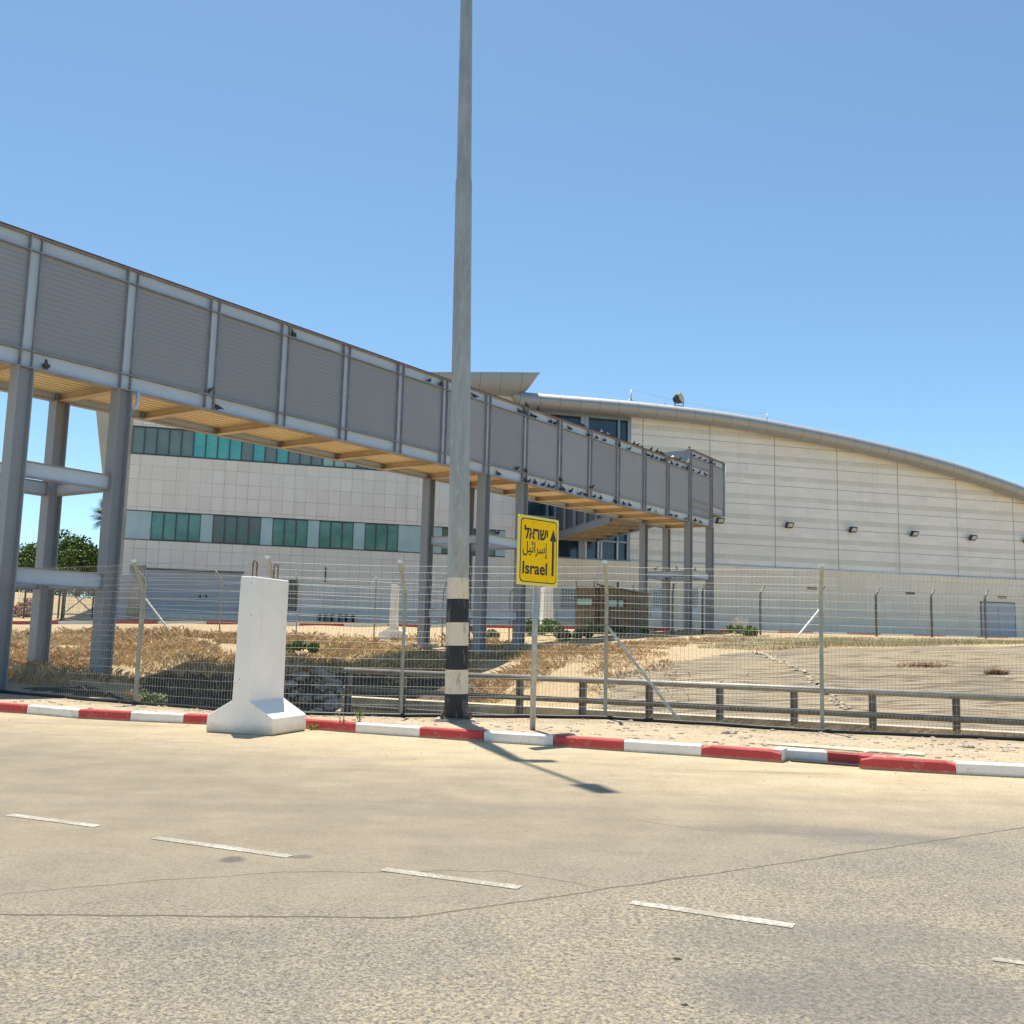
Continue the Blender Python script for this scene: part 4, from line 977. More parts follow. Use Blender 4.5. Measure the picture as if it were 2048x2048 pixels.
def searchlight():
    s, z = roofpt(1358,0); r = empty('searchlight', MF@Matrix.Translation((s,0,z+.12)), 'old round searchlight on a stand on the curved roof','searchlight')
    m = MB()
    for x,y in ((-.3,-.25),(.3,-.25),(.0,.3)): m.tube([(x,y,0),(0,0,.42)],.035,6)
    m.build('stand','galvanised',r)
    m = MB(); m.tube([(0,0,.3),(0,0,.56)],[.13,.09],10); m.bar((-.3,0,.58),(.3,0,.58),.06); m.bar((-.3,0,.58),(-.34,0,1.1),.05); m.bar((.3,0,.58),(.34,0,1.1),.05); m.build('yoke','lamp_body',r)
    ax = Vector((.60,-.74,.30)).normalized(); c = Vector((0.02,0,1.12))
    m = MB(); m.tube([c-ax*.42,c-ax*.40,c-ax*.25,c,c+ax*.12],[.10,.22,.30,.37,.40],18); m.build('housing','lamp_body',r)
    m = MB(); m.tube([c+ax*.121,c+ax*.2],[.38,.34],18); m.build('lens','tan_concrete',r)
searchlight()

# ------------------------------------------------------------------ things behind the ditch
def ground_at(px, Y): # point on terrain below pixel column at depth Y
    d = ray(px,1270); x = d.x/d.y*Y; return Vector((x,Y,gz(x,Y)))
# inner fence: posts with hooked tops
IF = [(120,52),(285,41),(438,38.5),(592,38.0),(748,38.0),(884,38.5),(1018,40),(1235,46),(1345,48),(1405,49),(1521,50),(1641,50),(1753,50),(1864,50),(1972,50),(2090,50)]
def inner_fence():
    pts = [ground_at(*p) for p in IF]; o = pts[2].copy()
    root = empty('inner_fence', o, 'thin wire fence with hooked dark posts in front of the terminal building','fence')
    Hh = 2.05
    for i, p in enumerate(pts):
        q = p-o; t = (pts[min(i+1,len(pts)-1)]-pts[max(i-1,0)]).normalized(); n = Vector((t.y,-t.x,0)); m = MB()
        far = p.y > 44; hk = .40
        dirn = (t*.75-n*.65).normalized() if far else n
        m.tube([q-Vector((0,0,.2)),q+Vector((0,0,Hh)),q+Vector((0,0,Hh+.38))+dirn*hk],.028 if not far else .055,6); po = m.build('post','dark_metal' if far else 'post_paint',root)
    def lerp(f):
        k = min(int(f),len(pts)-2); return pts[k].lerp(pts[k+1], f-k)-o
    m = MB()
    for z in (.1,.5,.9,1.3,1.7,2.05,2.3):
        off = Vector((0,0,z)); m.tube([p-o+off for p in pts],.005,4,cap=False,smooth=False)
    m.build('line_wire','galvanised_wire',root)
    m = MB()
    for i in range(len(pts)-1):
        a, b = pts[i]-o, pts[i+1]-o; n = int((b-a).length/.22)
        for k in range(n): p = a.lerp(b,k/n); m.tube([p+Vector((0,0,.05)),p+Vector((0,0,2.05))],.002,3,cap=False,smooth=False)
    m.build('mesh_panel','galvanised_wire',root)
    p = pts[11]-o; q = ground_at(1597,49)-o; m = MB(); m.bar(p+Vector((0,0,1.3)),q,.07); m.build('brace','white_metal',root)
    p = pts[1]-o; q = ground_at(340,40)-o; m = MB(); m.bar(p+Vector((0,0,1.3)),q,.06); m.build('brace','galvanised',root)
inner_fence()
# far kerb in front of the building
def far_kerb():
    mb = MB(); P = [MF@Vector((s,-10.8,0)) for s in np.arange(-40,62,2.2)]; 
    for i in range(len(P)-1):
        a, b = P[i], P[i+1]; mb.cur = i%2; za, zb_ = gz(a.x,a.y)-.12, gz(b.x,b.y)-.12
        t = (b-a).normalized(); n = Vector((-t.y,t.x,0))*.2
        mb.hexa([Vector((a.x,a.y,za)),Vector((b.x,b.y,zb_)),Vector((b.x,b.y,zb_))+n,Vector((a.x,a.y,za))+n]+[v+Vector((0,0,.26)) for v in (Vector((a.x,a.y,za)),Vector((b.x,b.y,zb_)),Vector((b.x,b.y,zb_))+n,Vector((a.x,a.y,za))+n)])
    tag(mb.build('far_kerb',['kerb_red','kerb_white']),kind='structure')
far_kerb()
# far barriers
p = ground_at(784,40); p.z -= .02; twall('barrier_wall', p, (1,.02), 1.25, 1.1, 2.2, 'distant narrow white concrete barrier standing end-on left of the lamp mast', False, 'white_paint', .13)
p = ground_at(1096,50); twall('barrier_wall', p, (1,.1), 1.5, 1.2, 2.25, 'distant white concrete barrier partly behind the post of the yellow sign', False, 'white_paint', .26)
p = ground_at(1481,50); m = MB(); m.box((-.32,-.3,0),(.32,.3,.75)); m.box((-.20,-.2,.75),(.20,.2,.80)); o = m.build('concrete_block','white_block',bevel=.03); o.location = p; tag(o,'small white concrete block at the foot of the banded wall right of the bridge columns','concrete block')
# guard kiosk
def kiosk():
    p = ground_at(1149,49.5); root = empty('guard_kiosk', Matrix.Translation(p)@Matrix.Rotation(R(-26),4,'Z'), 'rusty brown armoured guard kiosk with narrow pale windows','kiosk')
    def shell():
        m = MB(); m.box((0,0,-.1),(1.05,2.1,2.25)); m.build('front_cabin','brown_metal',root,bevel=.02)
        m = MB(); m.hexa([(1.12,.35,.0),(3.0,.35,.0),(3.0,2.4,.0),(1.12,2.4,.0),(1.12,.35,2.35),(3.0,.35,1.98),(3.0,2.4,1.98),(1.12,2.4,2.35)]); m.build('rear_cabin','brown_metal',root,bevel=.02)
    shell()
    m = MB(); m.hexa([(1.05,.2,2.36),(3.1,.2,1.99),(3.1,2.5,1.99),(1.05,2.5,2.36),(1.05,.2,2.42),(3.1,.2,2.05),(3.1,2.5,2.05),(1.05,2.5,2.42)]); m.build('roof','dark_metal',root)
    for a,b,y,z in ((.12,.92,-.02,1.35),(1.45,2.4,.33,1.3)):
        m = MB(); m.box((a,y-.04,z),(b,y+.0,z+.32)); w = m.build('window','glass_pale',root)
        f = MB(); f.box((a-.06,y-.06,z-.06),(b+.06,y-.02,z-.0)); f.box((a-.06,y-.06,z+.32),(b+.06,y-.02,z+.38)); f.box((a-.06,y-.06,z),(a,y-.02,z+.32)); f.box((b,y-.06,z),(b+.06,y-.02,z+.32)); f.build('frame','rust',w)
    for x in (.02,.95,1.10,2.98):
        m = MB(); z = 2.2 if x < 2 else 1.95; m.tube([(x,.1,z),(x+.02,.1,z+.22),(x-.06,.1,z+.32),(x+.06,.12,z+.38)],.022,5); m.build('lifting_hook','rust',root)
    m = MB(); m.box((3.0,.8,.0),(3.03,1.8,1.7)); m.build('door','brown_metal',root)
kiosk()
# dark clutter at foot of the left wing
for px0,px1,l in ((632,662,'black stacked pallets at the foot of the left wing, left pile'),(672,702,'black stacked pallets at the foot of the left wing, right pile')):
    a, b = fac(px0,1235)[0], fac(px1,1235)[0]; m = MB()
    for k in range(3): m.box((a,-2.2,k*.15),(b,-1.0,k*.15+.03)); [m.box((a+(b-a)*q-.05,-2.2,k*.15+.03),(a+(b-a)*q+.05,-1.0,k*.15+.15)) for q in (.08,.5,.92)]
    o = m.build('pallet_stack','black'); o.matrix_world = MF@Matrix.Translation((0,0,2.3)); tag(o,l,'pallets')
# left background: gate, pillar, posts
def gate():
    o = ground_at(120,56); root = empty('wire_gate', o, 'wire mesh gate with diagonal braces in front of the sand bank at the left','gate')
    def q(px,h): p = ground_at(px,56); p.z = o.z+h; return p-o
    for px in (44,113,124,181):
        m = MB(); m.tube([q(px,-.3),q(px,2.35)],.05,6); m.build('post','dark_metal',root)
    m = MB()
    for a,b in (((44,1.75),(181,1.75)),((44,.25),(181,.25)),((127,.35),(181,1.6)),((127,1.6),(181,.35)),((44,.3),(113,1.7))): m.tube([q(*a),q(*b)],.035,5)
    m.build('brace','galvanised',root)
    m = MB()
    for px in range(30,190,2): m.tube([q(px,.1),q(px,2.3)],.006,3,cap=False)
    for z in np.arange(.2,2.4,.2): m.tube([q(30,z),q(188,z)],.006,3,cap=False)
    m.build('mesh_panel','galvanised_wire',root)
    m = MB(); a = q(127,1.9); b = q(147,1.9); m.box((a.x,a.y-.1,a.z-.25),(b.x,b.y-.07,b.z+.45)); m.build('gate_plate','concrete',root)
gate()
p = ground_at(266,54); m = MB(); m.tube([(0,0,-.2),(0,0,2.9)],.42,14); m.tube([(0,0,2.9),(0,0,2.98)],[.47,.44],14); o = m.build('round_pillar','concrete'); o.location = p; tag(o,'round weathered concrete pillar near the left corner of the terminal','pillar')
p = ground_at(247,55); m = MB(); m.box((-.32,-.2,-.1),(.32,.2,2.4)); 
for k in range(9): m.box((-.34,-.22,.2+k*.24),(.34,.2,.26+k*.24))
o = m.build('electrical_cabinet','door_grey'); o.location = p; tag(o,'grey louvred cabinet standing left of the round pillar','cabinet')
p = ground_at(193,57); m = MB(); m.box((-.12,-.1,-.1),(.12,.1,2.7)); m.box((-.14,-.12,2.7),(.14,.12,2.74)); o = m.build('gate_post','white_metal'); o.location = p; tag(o,'square white post at the right end of the wire gate','post')
# ------------------------------------------------------------------ vegetation
def leaf_cloud(name, mats, clumps, n, size, parent=None, droop=0.):
    tot = sum(c[3]**2 for c in clumps); Vs = []; mi = []
    for (x,y,z,r) in clumps:
        k = int(n*r*r/tot); d = rng.normal(size=(k,3)); d /= np.linalg.norm(d,axis=1)[:,None]
        rad = r*rng.uniform(.45,1.12,k)**.7; c = np.array([x,y,z])+d*rad[:,None]*np.array([1,1,.85])
        a = rng.normal(size=(k,3)); a /= np.linalg.norm(a,axis=1)[:,None]; b = np.cross(a, rng.normal(size=(k,3))); b /= np.linalg.norm(b,axis=1)[:,None]
        s = size*rng.uniform(.6,1.4,k)[:,None]; a = a*s; b = b*s*.5
        Vs.append(np.stack([c-a,c-b,c+a,c+b],1).reshape(-1,3)); mi.append(rng.integers(0,len(mats),k))
    V = np.concatenate(Vs); mi = np.concatenate(mi); Q = np.arange(len(V)).reshape(-1,4)
    o = nmesh(name, V, Q, mats, mi)
    if parent is not None: o.parent = parent
    return o
def tree(px, Y, h, w, label, pyc=None, mats=('foliage_dark','foliage_light'), n=9000, size=.16):
    p = ground_at(px,Y); p.z = gz(p.x,p.y); root = empty('tree', p, label, 'tree'); r = random.Random(px)
    m = MB(); m.tube([(0,0,-.3),(.1,0,h*.3),(0,.1,h*.55)],[.28,.2,.12],8)
    for a in range(6):
        an = a*1.05+r.random(); L = w*.35; m.tube([(0,0,h*(.3+.04*a)),(L*.5*math.cos(an),L*.5*math.sin(an),h*.5),(L*math.cos(an),L*math.sin(an),h*.7)],[.1,.07,.03],6)
    m.build('trunk','bark',root)
    cl = []
    for k in range(26):
        a = r.uniform(0,6.28); q = r.random()**.6*w*.5; z = h*(.42+.5*r.random()*(1-(q/(w*.55))**2)); cl.append((q*math.cos(a),q*math.sin(a),z,r.uniform(.09,.2)*w))
    leaf_cloud('crown', list(mats), cl, n, size, root)
def topz(px,py,Y): return at(px,py,Y).z
for px,Y,pyt,w,l in ((10,96,1093,5,'light green tree at the far left edge behind the bridge columns'),(88,92,1068,8.2,'dark dense tree between the left bridge columns'),(148,90,1078,7.5,'bushy green tree right of the rear bridge column')):
    g = ground_at(px,Y); tree(px,Y,topz(px,pyt,Y)-g.z,w,l,mats=('foliage_light','foliage_light') if px==10 else ('foliage_dark','foliage_light'))
def palm():
    p = ground_at(204,88); zt = topz(204,1030,88); h = zt-p.z; root = empty('palm_tree', p, 'fan palm rising behind the second bridge column','palm tree')
    m = MB(); m.tube([(0,0,-.3),(.1,0,h*.5),(0,0,h)],[.28,.22,.2],10); m.build('trunk','bark',root)
    V = []; r = random.Random(3)
    for k in range(60):
        a = r.uniform(0,6.28); e = r.uniform(-1.1,1.25); L = r.uniform(1.2,1.7); d = Vector((math.cos(a)*math.cos(e),math.sin(a)*math.cos(e),math.sin(e)))
        b = Vector((0,0,h))+d*L*.45; side = d.cross(Vector((0,0,1))).normalized(); up = side.cross(d)
        for j in range(14):
            f = (j/13-.5)*2.2; dd = (d*math.cos(f)+side*math.sin(f)).normalized(); tip = b+dd*L*.85-Vector((0,0,.25*L*r.random())); w = up.cross(dd).normalized()*.045 if abs(up.dot(dd))<.99 else side*.04
            V += [b-w*.3, b.lerp(tip,.6)-w, tip, b.lerp(tip,.6)+w]
    V = np.array([v[:] for v in V]); o = nmesh('crown', V, np.arange(len(V)).reshape(-1,4), ['palm_leaf']); o.parent = root
palm()
p = ground_at(50,58); r_ = empty('flowering_shrub', p,'pink flowering shrub by the wire gate at the left','shrub'); leaf_cloud('blossoms',['foliage_pink','foliage_pink','foliage_light'],[(0,0,.4,.7),(.5,0,.3,.5),(-.5,.1,.3,.5),(.1,0,.8,.4)],1500,.07,r_)
m = MB(); [m.tube([(0,0,-.1),(.3*math.cos(a),.3*math.sin(a),.6)],.02,4) for a in range(6)]; m.build('stem','bark',r_)
def bush(px, Y, w, h, label, mats, n=700, size=.05, name='weed_clump', zoff=0.):
    p = ground_at(px,Y); p.z += zoff; r = random.Random(px); cl = [(r.uniform(-.5,.5)*w,r.uniform(-.3,.3)*w,h*r.uniform(.3,.75),h*.35) for _ in range(6)]
    root = empty(name, p, label, 'weed'); leaf_cloud('leaves',mats,cl,n,size,root)
    m = MB()
    for (x,y,z,q) in cl: m.tube([(x*.3,y*.3,-.1),(x,y,z)],.008,4,cap=False)
    m.build('stem','foliage_light',root)
bush(320,20.6,.7,.45,'pale leafy weed behind the fence left of the white barrier',['grey_weed','weed'],900,.035)
bush(270,19.6,.35,.25,'small dry weed at the foot of the first visible fence post',['grey_weed','straw'],400,.03)
bush(425,20.0,.5,.3,'straw coloured tuft behind the fence beside the white barrier',['straw','straw_pale'],500,.04)
bush(585,31,1.4,.5,'bright green weed on the dry slope right of the white barrier',['weed','foliage_light'],1400,.06)
bush(1082,47,1.6,.9,'light green bush behind the post of the yellow sign',['weed','foliage_light'],2200,.07)
bush(1120,44,2.6,.7,'greyish green bush in front of the guard kiosk',['grey_weed','foliage_light'],2200,.06)
bush(1215,47,4.2,.55,'dark low greenery under the right bridge columns',['foliage_dark','foliage_light'],4000,.06)
bush(1486,46,1.1,.6,'green tuft beside the small white concrete block',['weed','foliage_light'],1200,.06)
bush(985,43,1.8,.6,'pale green weeds between the middle bridge columns',['grey_weed','weed'],1500,.06)
def kweed(px,py,h,label):
    p = onz(px,py,.16); p.z = gz(p.x,p.y); r = random.Random(px); m = MB()
    for k in range(9):
        a = r.uniform(0,6.28); l = r.uniform(.04,.12); z = h*r.uniform(.5,1); m.tube([(0,0,-.02),(l*math.cos(a),l*math.sin(a),z)],.003,4,cap=False)
        for j in range(9):
            f = r.uniform(.25,1); c = Vector((l*math.cos(a)*f,l*math.sin(a)*f,z*f)); b = r.uniform(0,6.28); d = Vector((math.cos(b),math.sin(b),.8))*.035; s = Vector((-math.sin(b),math.cos(b),0))*.007
            m.add([c-s,c+s,c+d],[(0,1,2)])
    o = m.build('weed','weed'); o.location = p; tag(o,label,'weed')
kweed(686,1442,.26,'thin green weed on the verge, left of a pair by the kerb'); kweed(717,1443,.24,'bushier green weed on the verge, right of a pair by the kerb'); kweed(625,1440,.10,'tiny green sprout on the verge right of the white barrier')
# dry grass: many blades
def grass():
    n = 330000; px = rng.uniform(-60,1560,n); Y = 21+ (rng.random(n)**.8)*21
    keep = []; pts = []
    for i in range(n):
        p, y = px[i], Y[i]; x = (p-1024)/2000*y
        d = noise.noise(Vector((x*.22,y*.22,1.7))); d2 = noise.noise(Vector((x*.9,y*.9,4.)))
        if p < 640: dens = 1. if y > 22.5 else .5; lim = -.16
        elif p < 930: dens = .9 if y > 31 else .12; lim = -.25
        else:
            dens = .95 if (y > 23+max(0,(p-1180)/55)) else .12; lim = -.32
            if p > 1200: dens *= max(0,1-(p-1200)/330)**1.5; lim = -.32+(p-1200)/600
            if y > 37: dens *= .45
        if y > 36 and p < 900: dens *= max(.0,(42-y)/6)**1.5
        zz = gz(x,y)
        if (p < 960 and p > 300 and zz < .38) or (p <= 300 and y < 22.): dens *= .12
        if p > 1150: d2 -= .0
        if d+.35*d2 < lim or random.random() > dens: continue
        f = yf(x)
        if y < f+1.0: continue
        pts.append((x,y,zz,(.55+.9*max(0,d+.4)+.3*d2)*(1. if p < 1150 else .55), 1 if d2 > .1 else 0))
    P = np.array(pts); k = len(P); tc = P[rng.integers(0,k,2600)]; sel = rng.random(k) < .38; ti = rng.integers(0,len(tc),sel.sum()); off = rng.normal(0,.10,(sel.sum(),2)); Q_ = tc[ti].copy(); Q_[:,:2] += off; Q_[:,3] = np.clip(Q_[:,3],.4,1.2)*(1.1+.6*rng.random(len(ti)))*np.clip(1.25-np.hypot(off[:,0],off[:,1])*3,.4,1.2); P[sel] = Q_; a = rng.uniform(0,6.283,k); h = (.05+.20*rng.random(k)**2.2)*np.clip(P[:,3],.3,1.5); ln = rng.uniform(.2,1.7,k)*h
    w = rng.uniform(.003,.008,k)*(P[:,1]/24); b = a+1.57+rng.uniform(-.6,.6,k)
    base = P[:,:3]-np.array([0,0,.02]); sd_ = np.stack([np.cos(a)*w,np.sin(a)*w,0*a],1); tip = base+np.stack([np.cos(b)*ln,np.sin(b)*ln,h],1)
    midp = base+np.stack([np.cos(b)*ln*.35,np.sin(b)*ln*.35,h*.7],1)
    V = np.stack([base-sd_,base+sd_,midp+sd_*.7,tip,midp-sd_*.7],1).reshape(-1,3); Q = np.arange(len(V)).reshape(-1,5)
    mi = np.where(rng.random(k)<.35,1,0); mi = np.where(rng.random(k)<.02,2,mi)
    o = nmesh('dry_grass', V, Q, ['straw','straw_pale','weed'], mi); tag(o,'golden dry grass covering the slope beyond the ditch','grass',kind='stuff'); print('grass',k)
    # greener short fringe along the crest at the right
    n = 34000; px = rng.uniform(1400,2080,n); Y = rng.uniform(30,47,n); x = (px-1024)/2000*Y; z = np.array([gz(a,b) for a,b in zip(x,Y)]); a = rng.uniform(0,6.283,n)
    keep = np.array([noise.noise(Vector((q*.35,r*.35,9.))) > -.1 for q,r in zip(x,Y)]); x,Y,z,a = x[keep],Y[keep],z[keep],a[keep]; n = len(x)
    h = rng.uniform(.05,.22,n)*np.clip(1.3-(Y-30)/26,.5,1.3); w = .006; base = np.stack([x,Y,z-.02],1); s = np.stack([np.cos(a)*w,np.sin(a)*w,0*a],1); tip = base+np.stack([np.sin(a)*h*.5,np.cos(a)*h*.5,h],1)
    V = np.stack([base-s,base+s,tip],1).reshape(-1,3); o = nmesh('crest_grass', V, np.arange(len(V)).reshape(-1,3), ['straw_pale','grey_weed','weed'], rng.integers(0,3,n)); tag(o,'short yellow green grass along the crest of the stone bank','grass',kind='stuff')
grass()
# hedge beyond the sand bank and the joint line down the stone bank
p = ground_at(60,84); hr = empty('hedge', p, 'dark green hedge strip along the top of the sand bank at the far left','hedge')
leaf_cloud('leaves',['foliage_dark','foliage_light'],[(x,0,.5+.2*math.sin(x*2),.9) for x in np.arange(-9,6,.8)],6000,.12,hr)
m = MB(); [m.tube([(x,0,-.3),(x,0,.7)],.04,5) for x in np.arange(-9,6,.8)]; m.build('stem','bark',hr)
m = MB(); pr = [(1507,29.2),(1530,28.2),(1556,27),(1590,25.4),(1630,23.8),(1668,22.2),(1690,21.3)]; 
for (a,Ya),(b,Yb) in zip(pr,pr[1:]):
    for q in range(22):
        f = q/22; c = ground_at(a+(b-a)*f, Ya+(Yb-Ya)*f); rock_c = c+Vector((random.gauss(0,.07),random.gauss(0,.07),0)); m.cur = 0 if random.random() < .45 else 1
        r = random.uniform(.02,.065); m.add([rock_c+Vector((r*1.3*math.cos(t_),r*math.sin(t_),random.uniform(.0,.03))) for t_ in np.arange(0,6.2,.9)]+[rock_c+Vector((0,0,.05))], [(k,(k+1)%7,7) for k in range(7)])
tag(m.build('broken_joint',['tan_concrete','rock']),'broken pale joint with debris running down the stone bank','drain channel')
# rubble in ditch and loose stones on verge
def rock_mesh(m, c, r, seed, flat=.6):
    bm = bmesh.new(); bmesh.ops.create_icosphere(bm, subdivisions=2, radius=1)
    vs = [Vector((v.co.x*r*(1+.5*noise.noise(v.co*1.2+Vector((seed*3.1,0,0)))), v.co.y*r*(1+.5*noise.noise(v.co*1.3+Vector((0,seed*1.7,0)))), v.co.z*r*flat*(1+.4*noise.noise(v.co*1.7+Vector((seed,seed,0))))))+c for v in bm.verts]
    m.add(vs, [tuple(v.index for v in f.verts) for f in bm.faces]); bm.free()
m = MB(); 
for k in range(170):
    p = random.uniform(540,700); Y = random.uniform(21.5,30); q = ground_at(p,Y); rock_mesh(m, q, random.uniform(.06,.26), k)
tag(m.build('ditch_rubble','rock'),'loose grey rubble lying in the shaded ditch','rubble',kind='stuff')
m = MB()
for k in range(620):
    x = random.uniform(-9,11) if k%3 else random.uniform(0,9); u = random.random(); y = yk(x)+.2+(yf(x)-yk(x))*u*.98
    if y > yf(x)+.5: continue
    rock_mesh(m, Vector((x,y,gz(x,y)+.002)), random.choice([.012,.018,.02,.03,.045]), k, .5)
for k in range(260):
    x = random.uniform(-9,11); y = yk(x)-random.random()**2*2.8-.03; rock_mesh(m, Vector((x,y,.002)), random.uniform(.004,.012), k, .5)
tag(m.build('gravel','rock'),'small loose stones on the sandy verge between kerb and fence','gravel',kind='stuff')
for px,py,r,l in ((1457,1466,.12,'flat grey stone on the verge below the raking fence brace'),(1487,1475,.07,'small stone right of the flat grey stone'),(1935,1491,.11,'dark flat stone near the pipe at the right'),(1900,1510,.06,'small round stone on the verge at the right'),(2012,1500,.06,'pale small stone at the right edge of the verge'),(1150,1462,.07,'grey stone on the verge right of the sign post'),(1222,1448,.06,'pale stone beside the pipe near the fence brace')):
    c = onz(px,py,.17); c.z = gz(c.x,c.y)+r*.1; m = MB(); rock_mesh(m, Vector((0,0,0)), r, px, .5); o = m.build('stone','rock'); o.location = c; tag(o,l,'stone')
for px,Y,sx,l in ((1847,25.8,.8,'clump of brown dry brush lying on the stone bank'),(1990,25,.3,'small orange dry tuft low on the stone bank at the right'),(1575,30.5,1.8,'long patch of brown dry brush on the crest of the bank')):
    p = ground_at(px,Y); n = 500; V = []
    for k in range(n):
        x, y = rng.normal(0,sx*.4), rng.normal(0,sx*.13 if sx < 1 else .25); a = rng.uniform(0,6.28); z = gz(p.x+x,p.y+y)-p.z; c = np.array([x,y,z]); t = c+np.array([math.cos(a)*.12,math.sin(a)*.12,rng.uniform(.02,.14)]); s = np.array([-math.sin(a),math.cos(a),0])*.009; V += [c-s,c+s,t]
    o = nmesh('dry_brush', np.array(V), np.arange(len(V)).reshape(-1,3), ['rust','straw'], rng.integers(0,2,n)); o.location = p; tag(o,l,'dry brush',kind='stuff')
# dry twigs and debris caught behind the pipe at the right
V = []
for k in range(1500):
    x = random.uniform(2.2,8.6); c = noise.noise(Vector((x*1.3,2,2))); 
    if c < -.15 and random.random() < .7: continue
    y = yf(x)+random.uniform(.15,1.0); z = gz(x,y); a = random.uniform(0,6.28); L = random.uniform(.06,.35); d = Vector((math.cos(a),math.sin(a)*.6,random.uniform(.0,.7)))*L; b = Vector((x,y,z-.005)); w = Vector((-d.y,d.x,.3)).normalized()*random.uniform(.002,.005)
    V += [(b-w)[:], (b+w)[:], (b+d)[:]]
V = np.array(V); o = nmesh('dry_twigs', V, np.arange(len(V)).reshape(-1,3), ['straw','rock','bark'], rng.integers(0,3,len(V)//3)); tag(o,'dry twigs and straw caught behind the mesh fence at the right','dry twigs',kind='stuff')
# ------------------------------------------------------------------ pigeons
def pigeon_mesh(mat, tailmat):
    m = MB(); L = [(-.19,.075,.022,.006),(-.15,.082,.028,.010),(-.10,.092,.034,.022),(-.05,.100,.052,.048),(.0,.108,.062,.062),(.05,.122,.058,.062),(.085,.145,.044,.048),(.105,.172,.030,.034),(.118,.195,.027,.029),(.135,.212,.027,.027),(.155,.212,.020,.020),(.168,.207,.008,.008),(.185,.203,.003,.003)]
    k = 10; vs = [(x, w*math.cos(2*math.pi*a/k), z+h*math.sin(2*math.pi*a/k)) for x,z,w,h in L for a in range(k)]
    m.add(vs,[(i*k+a,i*k+(a+1)%k,(i+1)*k+(a+1)%k,(i+1)*k+a) for i in range(len(L)-1) for a in range(k)]+[tuple(range(k))],True)
    for s in (-1,1):
        m.cur = 0; m.tube([(.07,s*.05,.125),(.0,s*.066,.118),(-.08,s*.045,.10),(-.15,s*.018,.09)],[.012,.03,.02,.004],6)
        m.cur = 1; m.tube([(.01,s*.025,.06),(.012,s*.027,.0)],.005,5); m.tube([(-.01,s*.027,.004),(.04,s*.03,.004)],.005,5)
    me = m.build('pigeon',[mat,'rust']); return me
PG = pigeon_mesh('pigeon_grey',None); PWh = pigeon_mesh('pigeon_white',None)
used = {0:False,1:False}
def put_pigeon(pos, rot, white, label, group):
    src = PWh if white else PG; key = 1 if white else 0
    o = src if not used[key] else src.copy()
    if used[key]: COL.objects.link(o)
    used[key] = True; o.location = pos; sc = random.uniform(.82,1.0); o.scale = (sc,sc,sc); o.rotation_euler = (0,random.uniform(-.2,.1),rot); tag(o,label,'pigeon',group)
def bpos(px, zo, t): s = s_of(px, zo, t); return s, MBR@Vector((s,t,zb(s)+zo))
bang = math.atan2(e1.y,e1.x)
low = [92,1051,1058,1071,1087,1098,1107,1122,1127,1142,1161,1171,1189,1202,1231,1248,1260,1299,-1316,1342,1353,1372,1391,1402,998,435]
mid = [587,859,881,950,1040,1051,1064,1071,1102,1111,1140,1178,1194,1210,1239,1259,1294,1297,1305,1314,1324,1329,-1338,1343,1355,1367,1374,1387,1399,1412]
topp = [1053,1076,1165,1203,1216,1223,1268,1275,1284,1302,1314,1320,1325,1331,-1345,1352,1359,1370,-1375]
postl = [418,1034,1052,1122,1184]
for lst, zo, t, g in ((low,.024,-.0,'dark pigeons on the lower girder of the footbridge'),(mid,HB-TG+.024,.0,'dark pigeons on the upper girder ledge of the footbridge'),(topp,HB+.032,.1,'dark pigeons on the top edge of the footbridge'),(postl,GH+.003,.0,'dark pigeons on the ledge where posts meet the lower girder')):
    for q in lst:
        p = abs(q); s, pos = bpos(p, zo+.05, t); pos = MBR@Vector((s,t,zb(s)+zo)); rot = bang+random.choice([0,math.pi])+random.uniform(-.6,.6)+(.8 if random.random()<.3 else 0)
        if q < 0:
            lab = {1316:'white pigeon on the lower girder near the right columns',1338:'white pigeon on the upper girder ledge near the landing',1345:'white pigeon on the top edge of the footbridge left of the landing',1375:'white pigeon on the top edge of the footbridge right at the landing wall'}[p]
            put_pigeon(pos, rot, True, lab, 'white pigeons on the footbridge')
        else: put_pigeon(pos, rot, False, 'dark pigeon perched on the '+{0:'lower girder',1:'upper girder ledge',2:'top edge',3:'post ledge above the lower girder'}[(low,mid,topp,postl).index(lst)]+' of the grey footbridge', g)
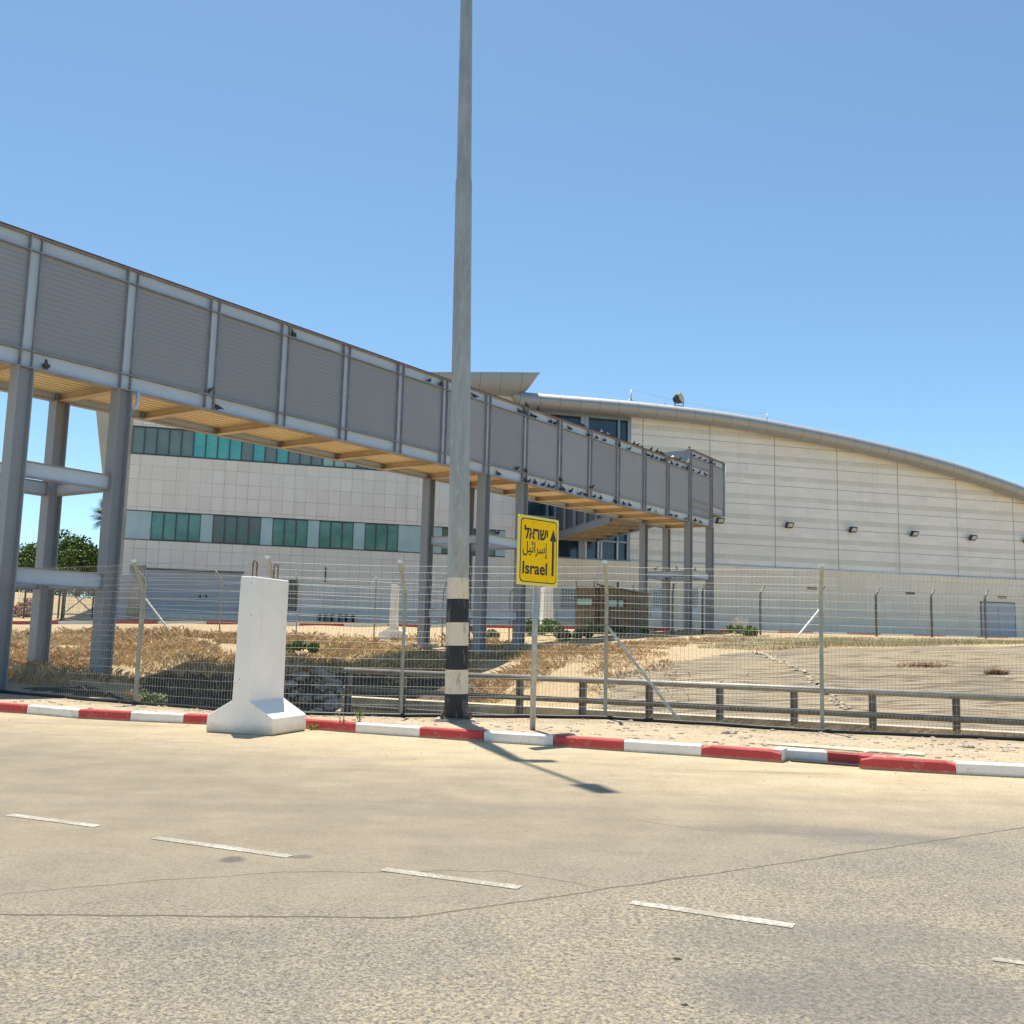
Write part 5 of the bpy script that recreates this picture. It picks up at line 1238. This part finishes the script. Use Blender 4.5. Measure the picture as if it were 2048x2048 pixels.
for px in (1389,1400,1411,1422,1429):
    s = s_of(px,HB+.4); z = zb(S_IN)+.82+HB-TG+.024; put_pigeon(MBR@Vector((s,0,z)), bang+random.uniform(-.5,.5), False, 'dark pigeon on the upper ledge of the raised landing box','dark pigeons on the raised landing box')
put_pigeon(MBR@Vector((S_IN+.05,.1,zb(S_IN)+.82+HB+.032)), bang+.4, False, 'lone dark pigeon on the topmost corner of the landing box', None)
for px in (1356,1368,1390):
    s = s_of(px,-2.4,.12); put_pigeon(MBR@Vector((min(max(s,S_IN+.3),S_OUT-.2) if px>1380 else S_IN+.1,.12 if px>1380 else (2.0 if px==1356 else .8),5.15+.185)), bang+random.uniform(-1,1), False, 'dark pigeon on the cross beam of the right bridge columns','dark pigeons on the cross beam of the right columns')
put_pigeon(MBR@Vector(((ST[9]+ST[10])/2-.3,.12,5.15+.185)), bang, False, 'single dark pigeon on the cross beam of the middle bridge columns', None)
# ------------------------------------------------------------------ light and sky
SE = R(73.5); az = Vector((-.30,.954,0)).normalized()
sd = Vector((az.x*math.cos(SE), az.y*math.cos(SE), math.sin(SE)))
w = bpy.data.worlds.new('World'); scene.world = w; w.use_nodes = True
nt = w.node_tree; bg = nt.nodes['Background']; sk = nt.nodes.new('ShaderNodeTexSky'); sk.sky_type = 'NISHITA'; sk.sun_disc = False
sk.sun_elevation = SE; sk.sun_rotation = math.atan2(az.x, az.y); sk.altitude = 0; sk.air_density = .75; sk.dust_density = .4; sk.ozone_density = 2.0
tn = nt.nodes.new('ShaderNodeMix'); tn.data_type = 'RGBA'; tn.blend_type = 'MULTIPLY'; tn.inputs[0].default_value = 1.; tn.inputs[7].default_value = (.79,.945,.905,1)
nt.links.new(sk.outputs[0], tn.inputs[6]); nt.links.new(tn.outputs[2], bg.inputs[0]); bg.inputs[1].default_value = .115
sl = bpy.data.lights.new('sun','SUN'); sl.energy = 4.7; sl.angle = R(.53); sl.color = (1,.93,.81)
so = bpy.data.objects.new('sun', sl); COL.objects.link(so); so.rotation_euler = sd.to_track_quat('Z','Y').to_euler(); so.location = (0,0,60)
scene.view_settings.view_transform = 'Standard'; scene.view_settings.look = 'None'; scene.view_settings.exposure = .82; scene.view_settings.gamma = 1
scene.cycles.max_bounces = 6
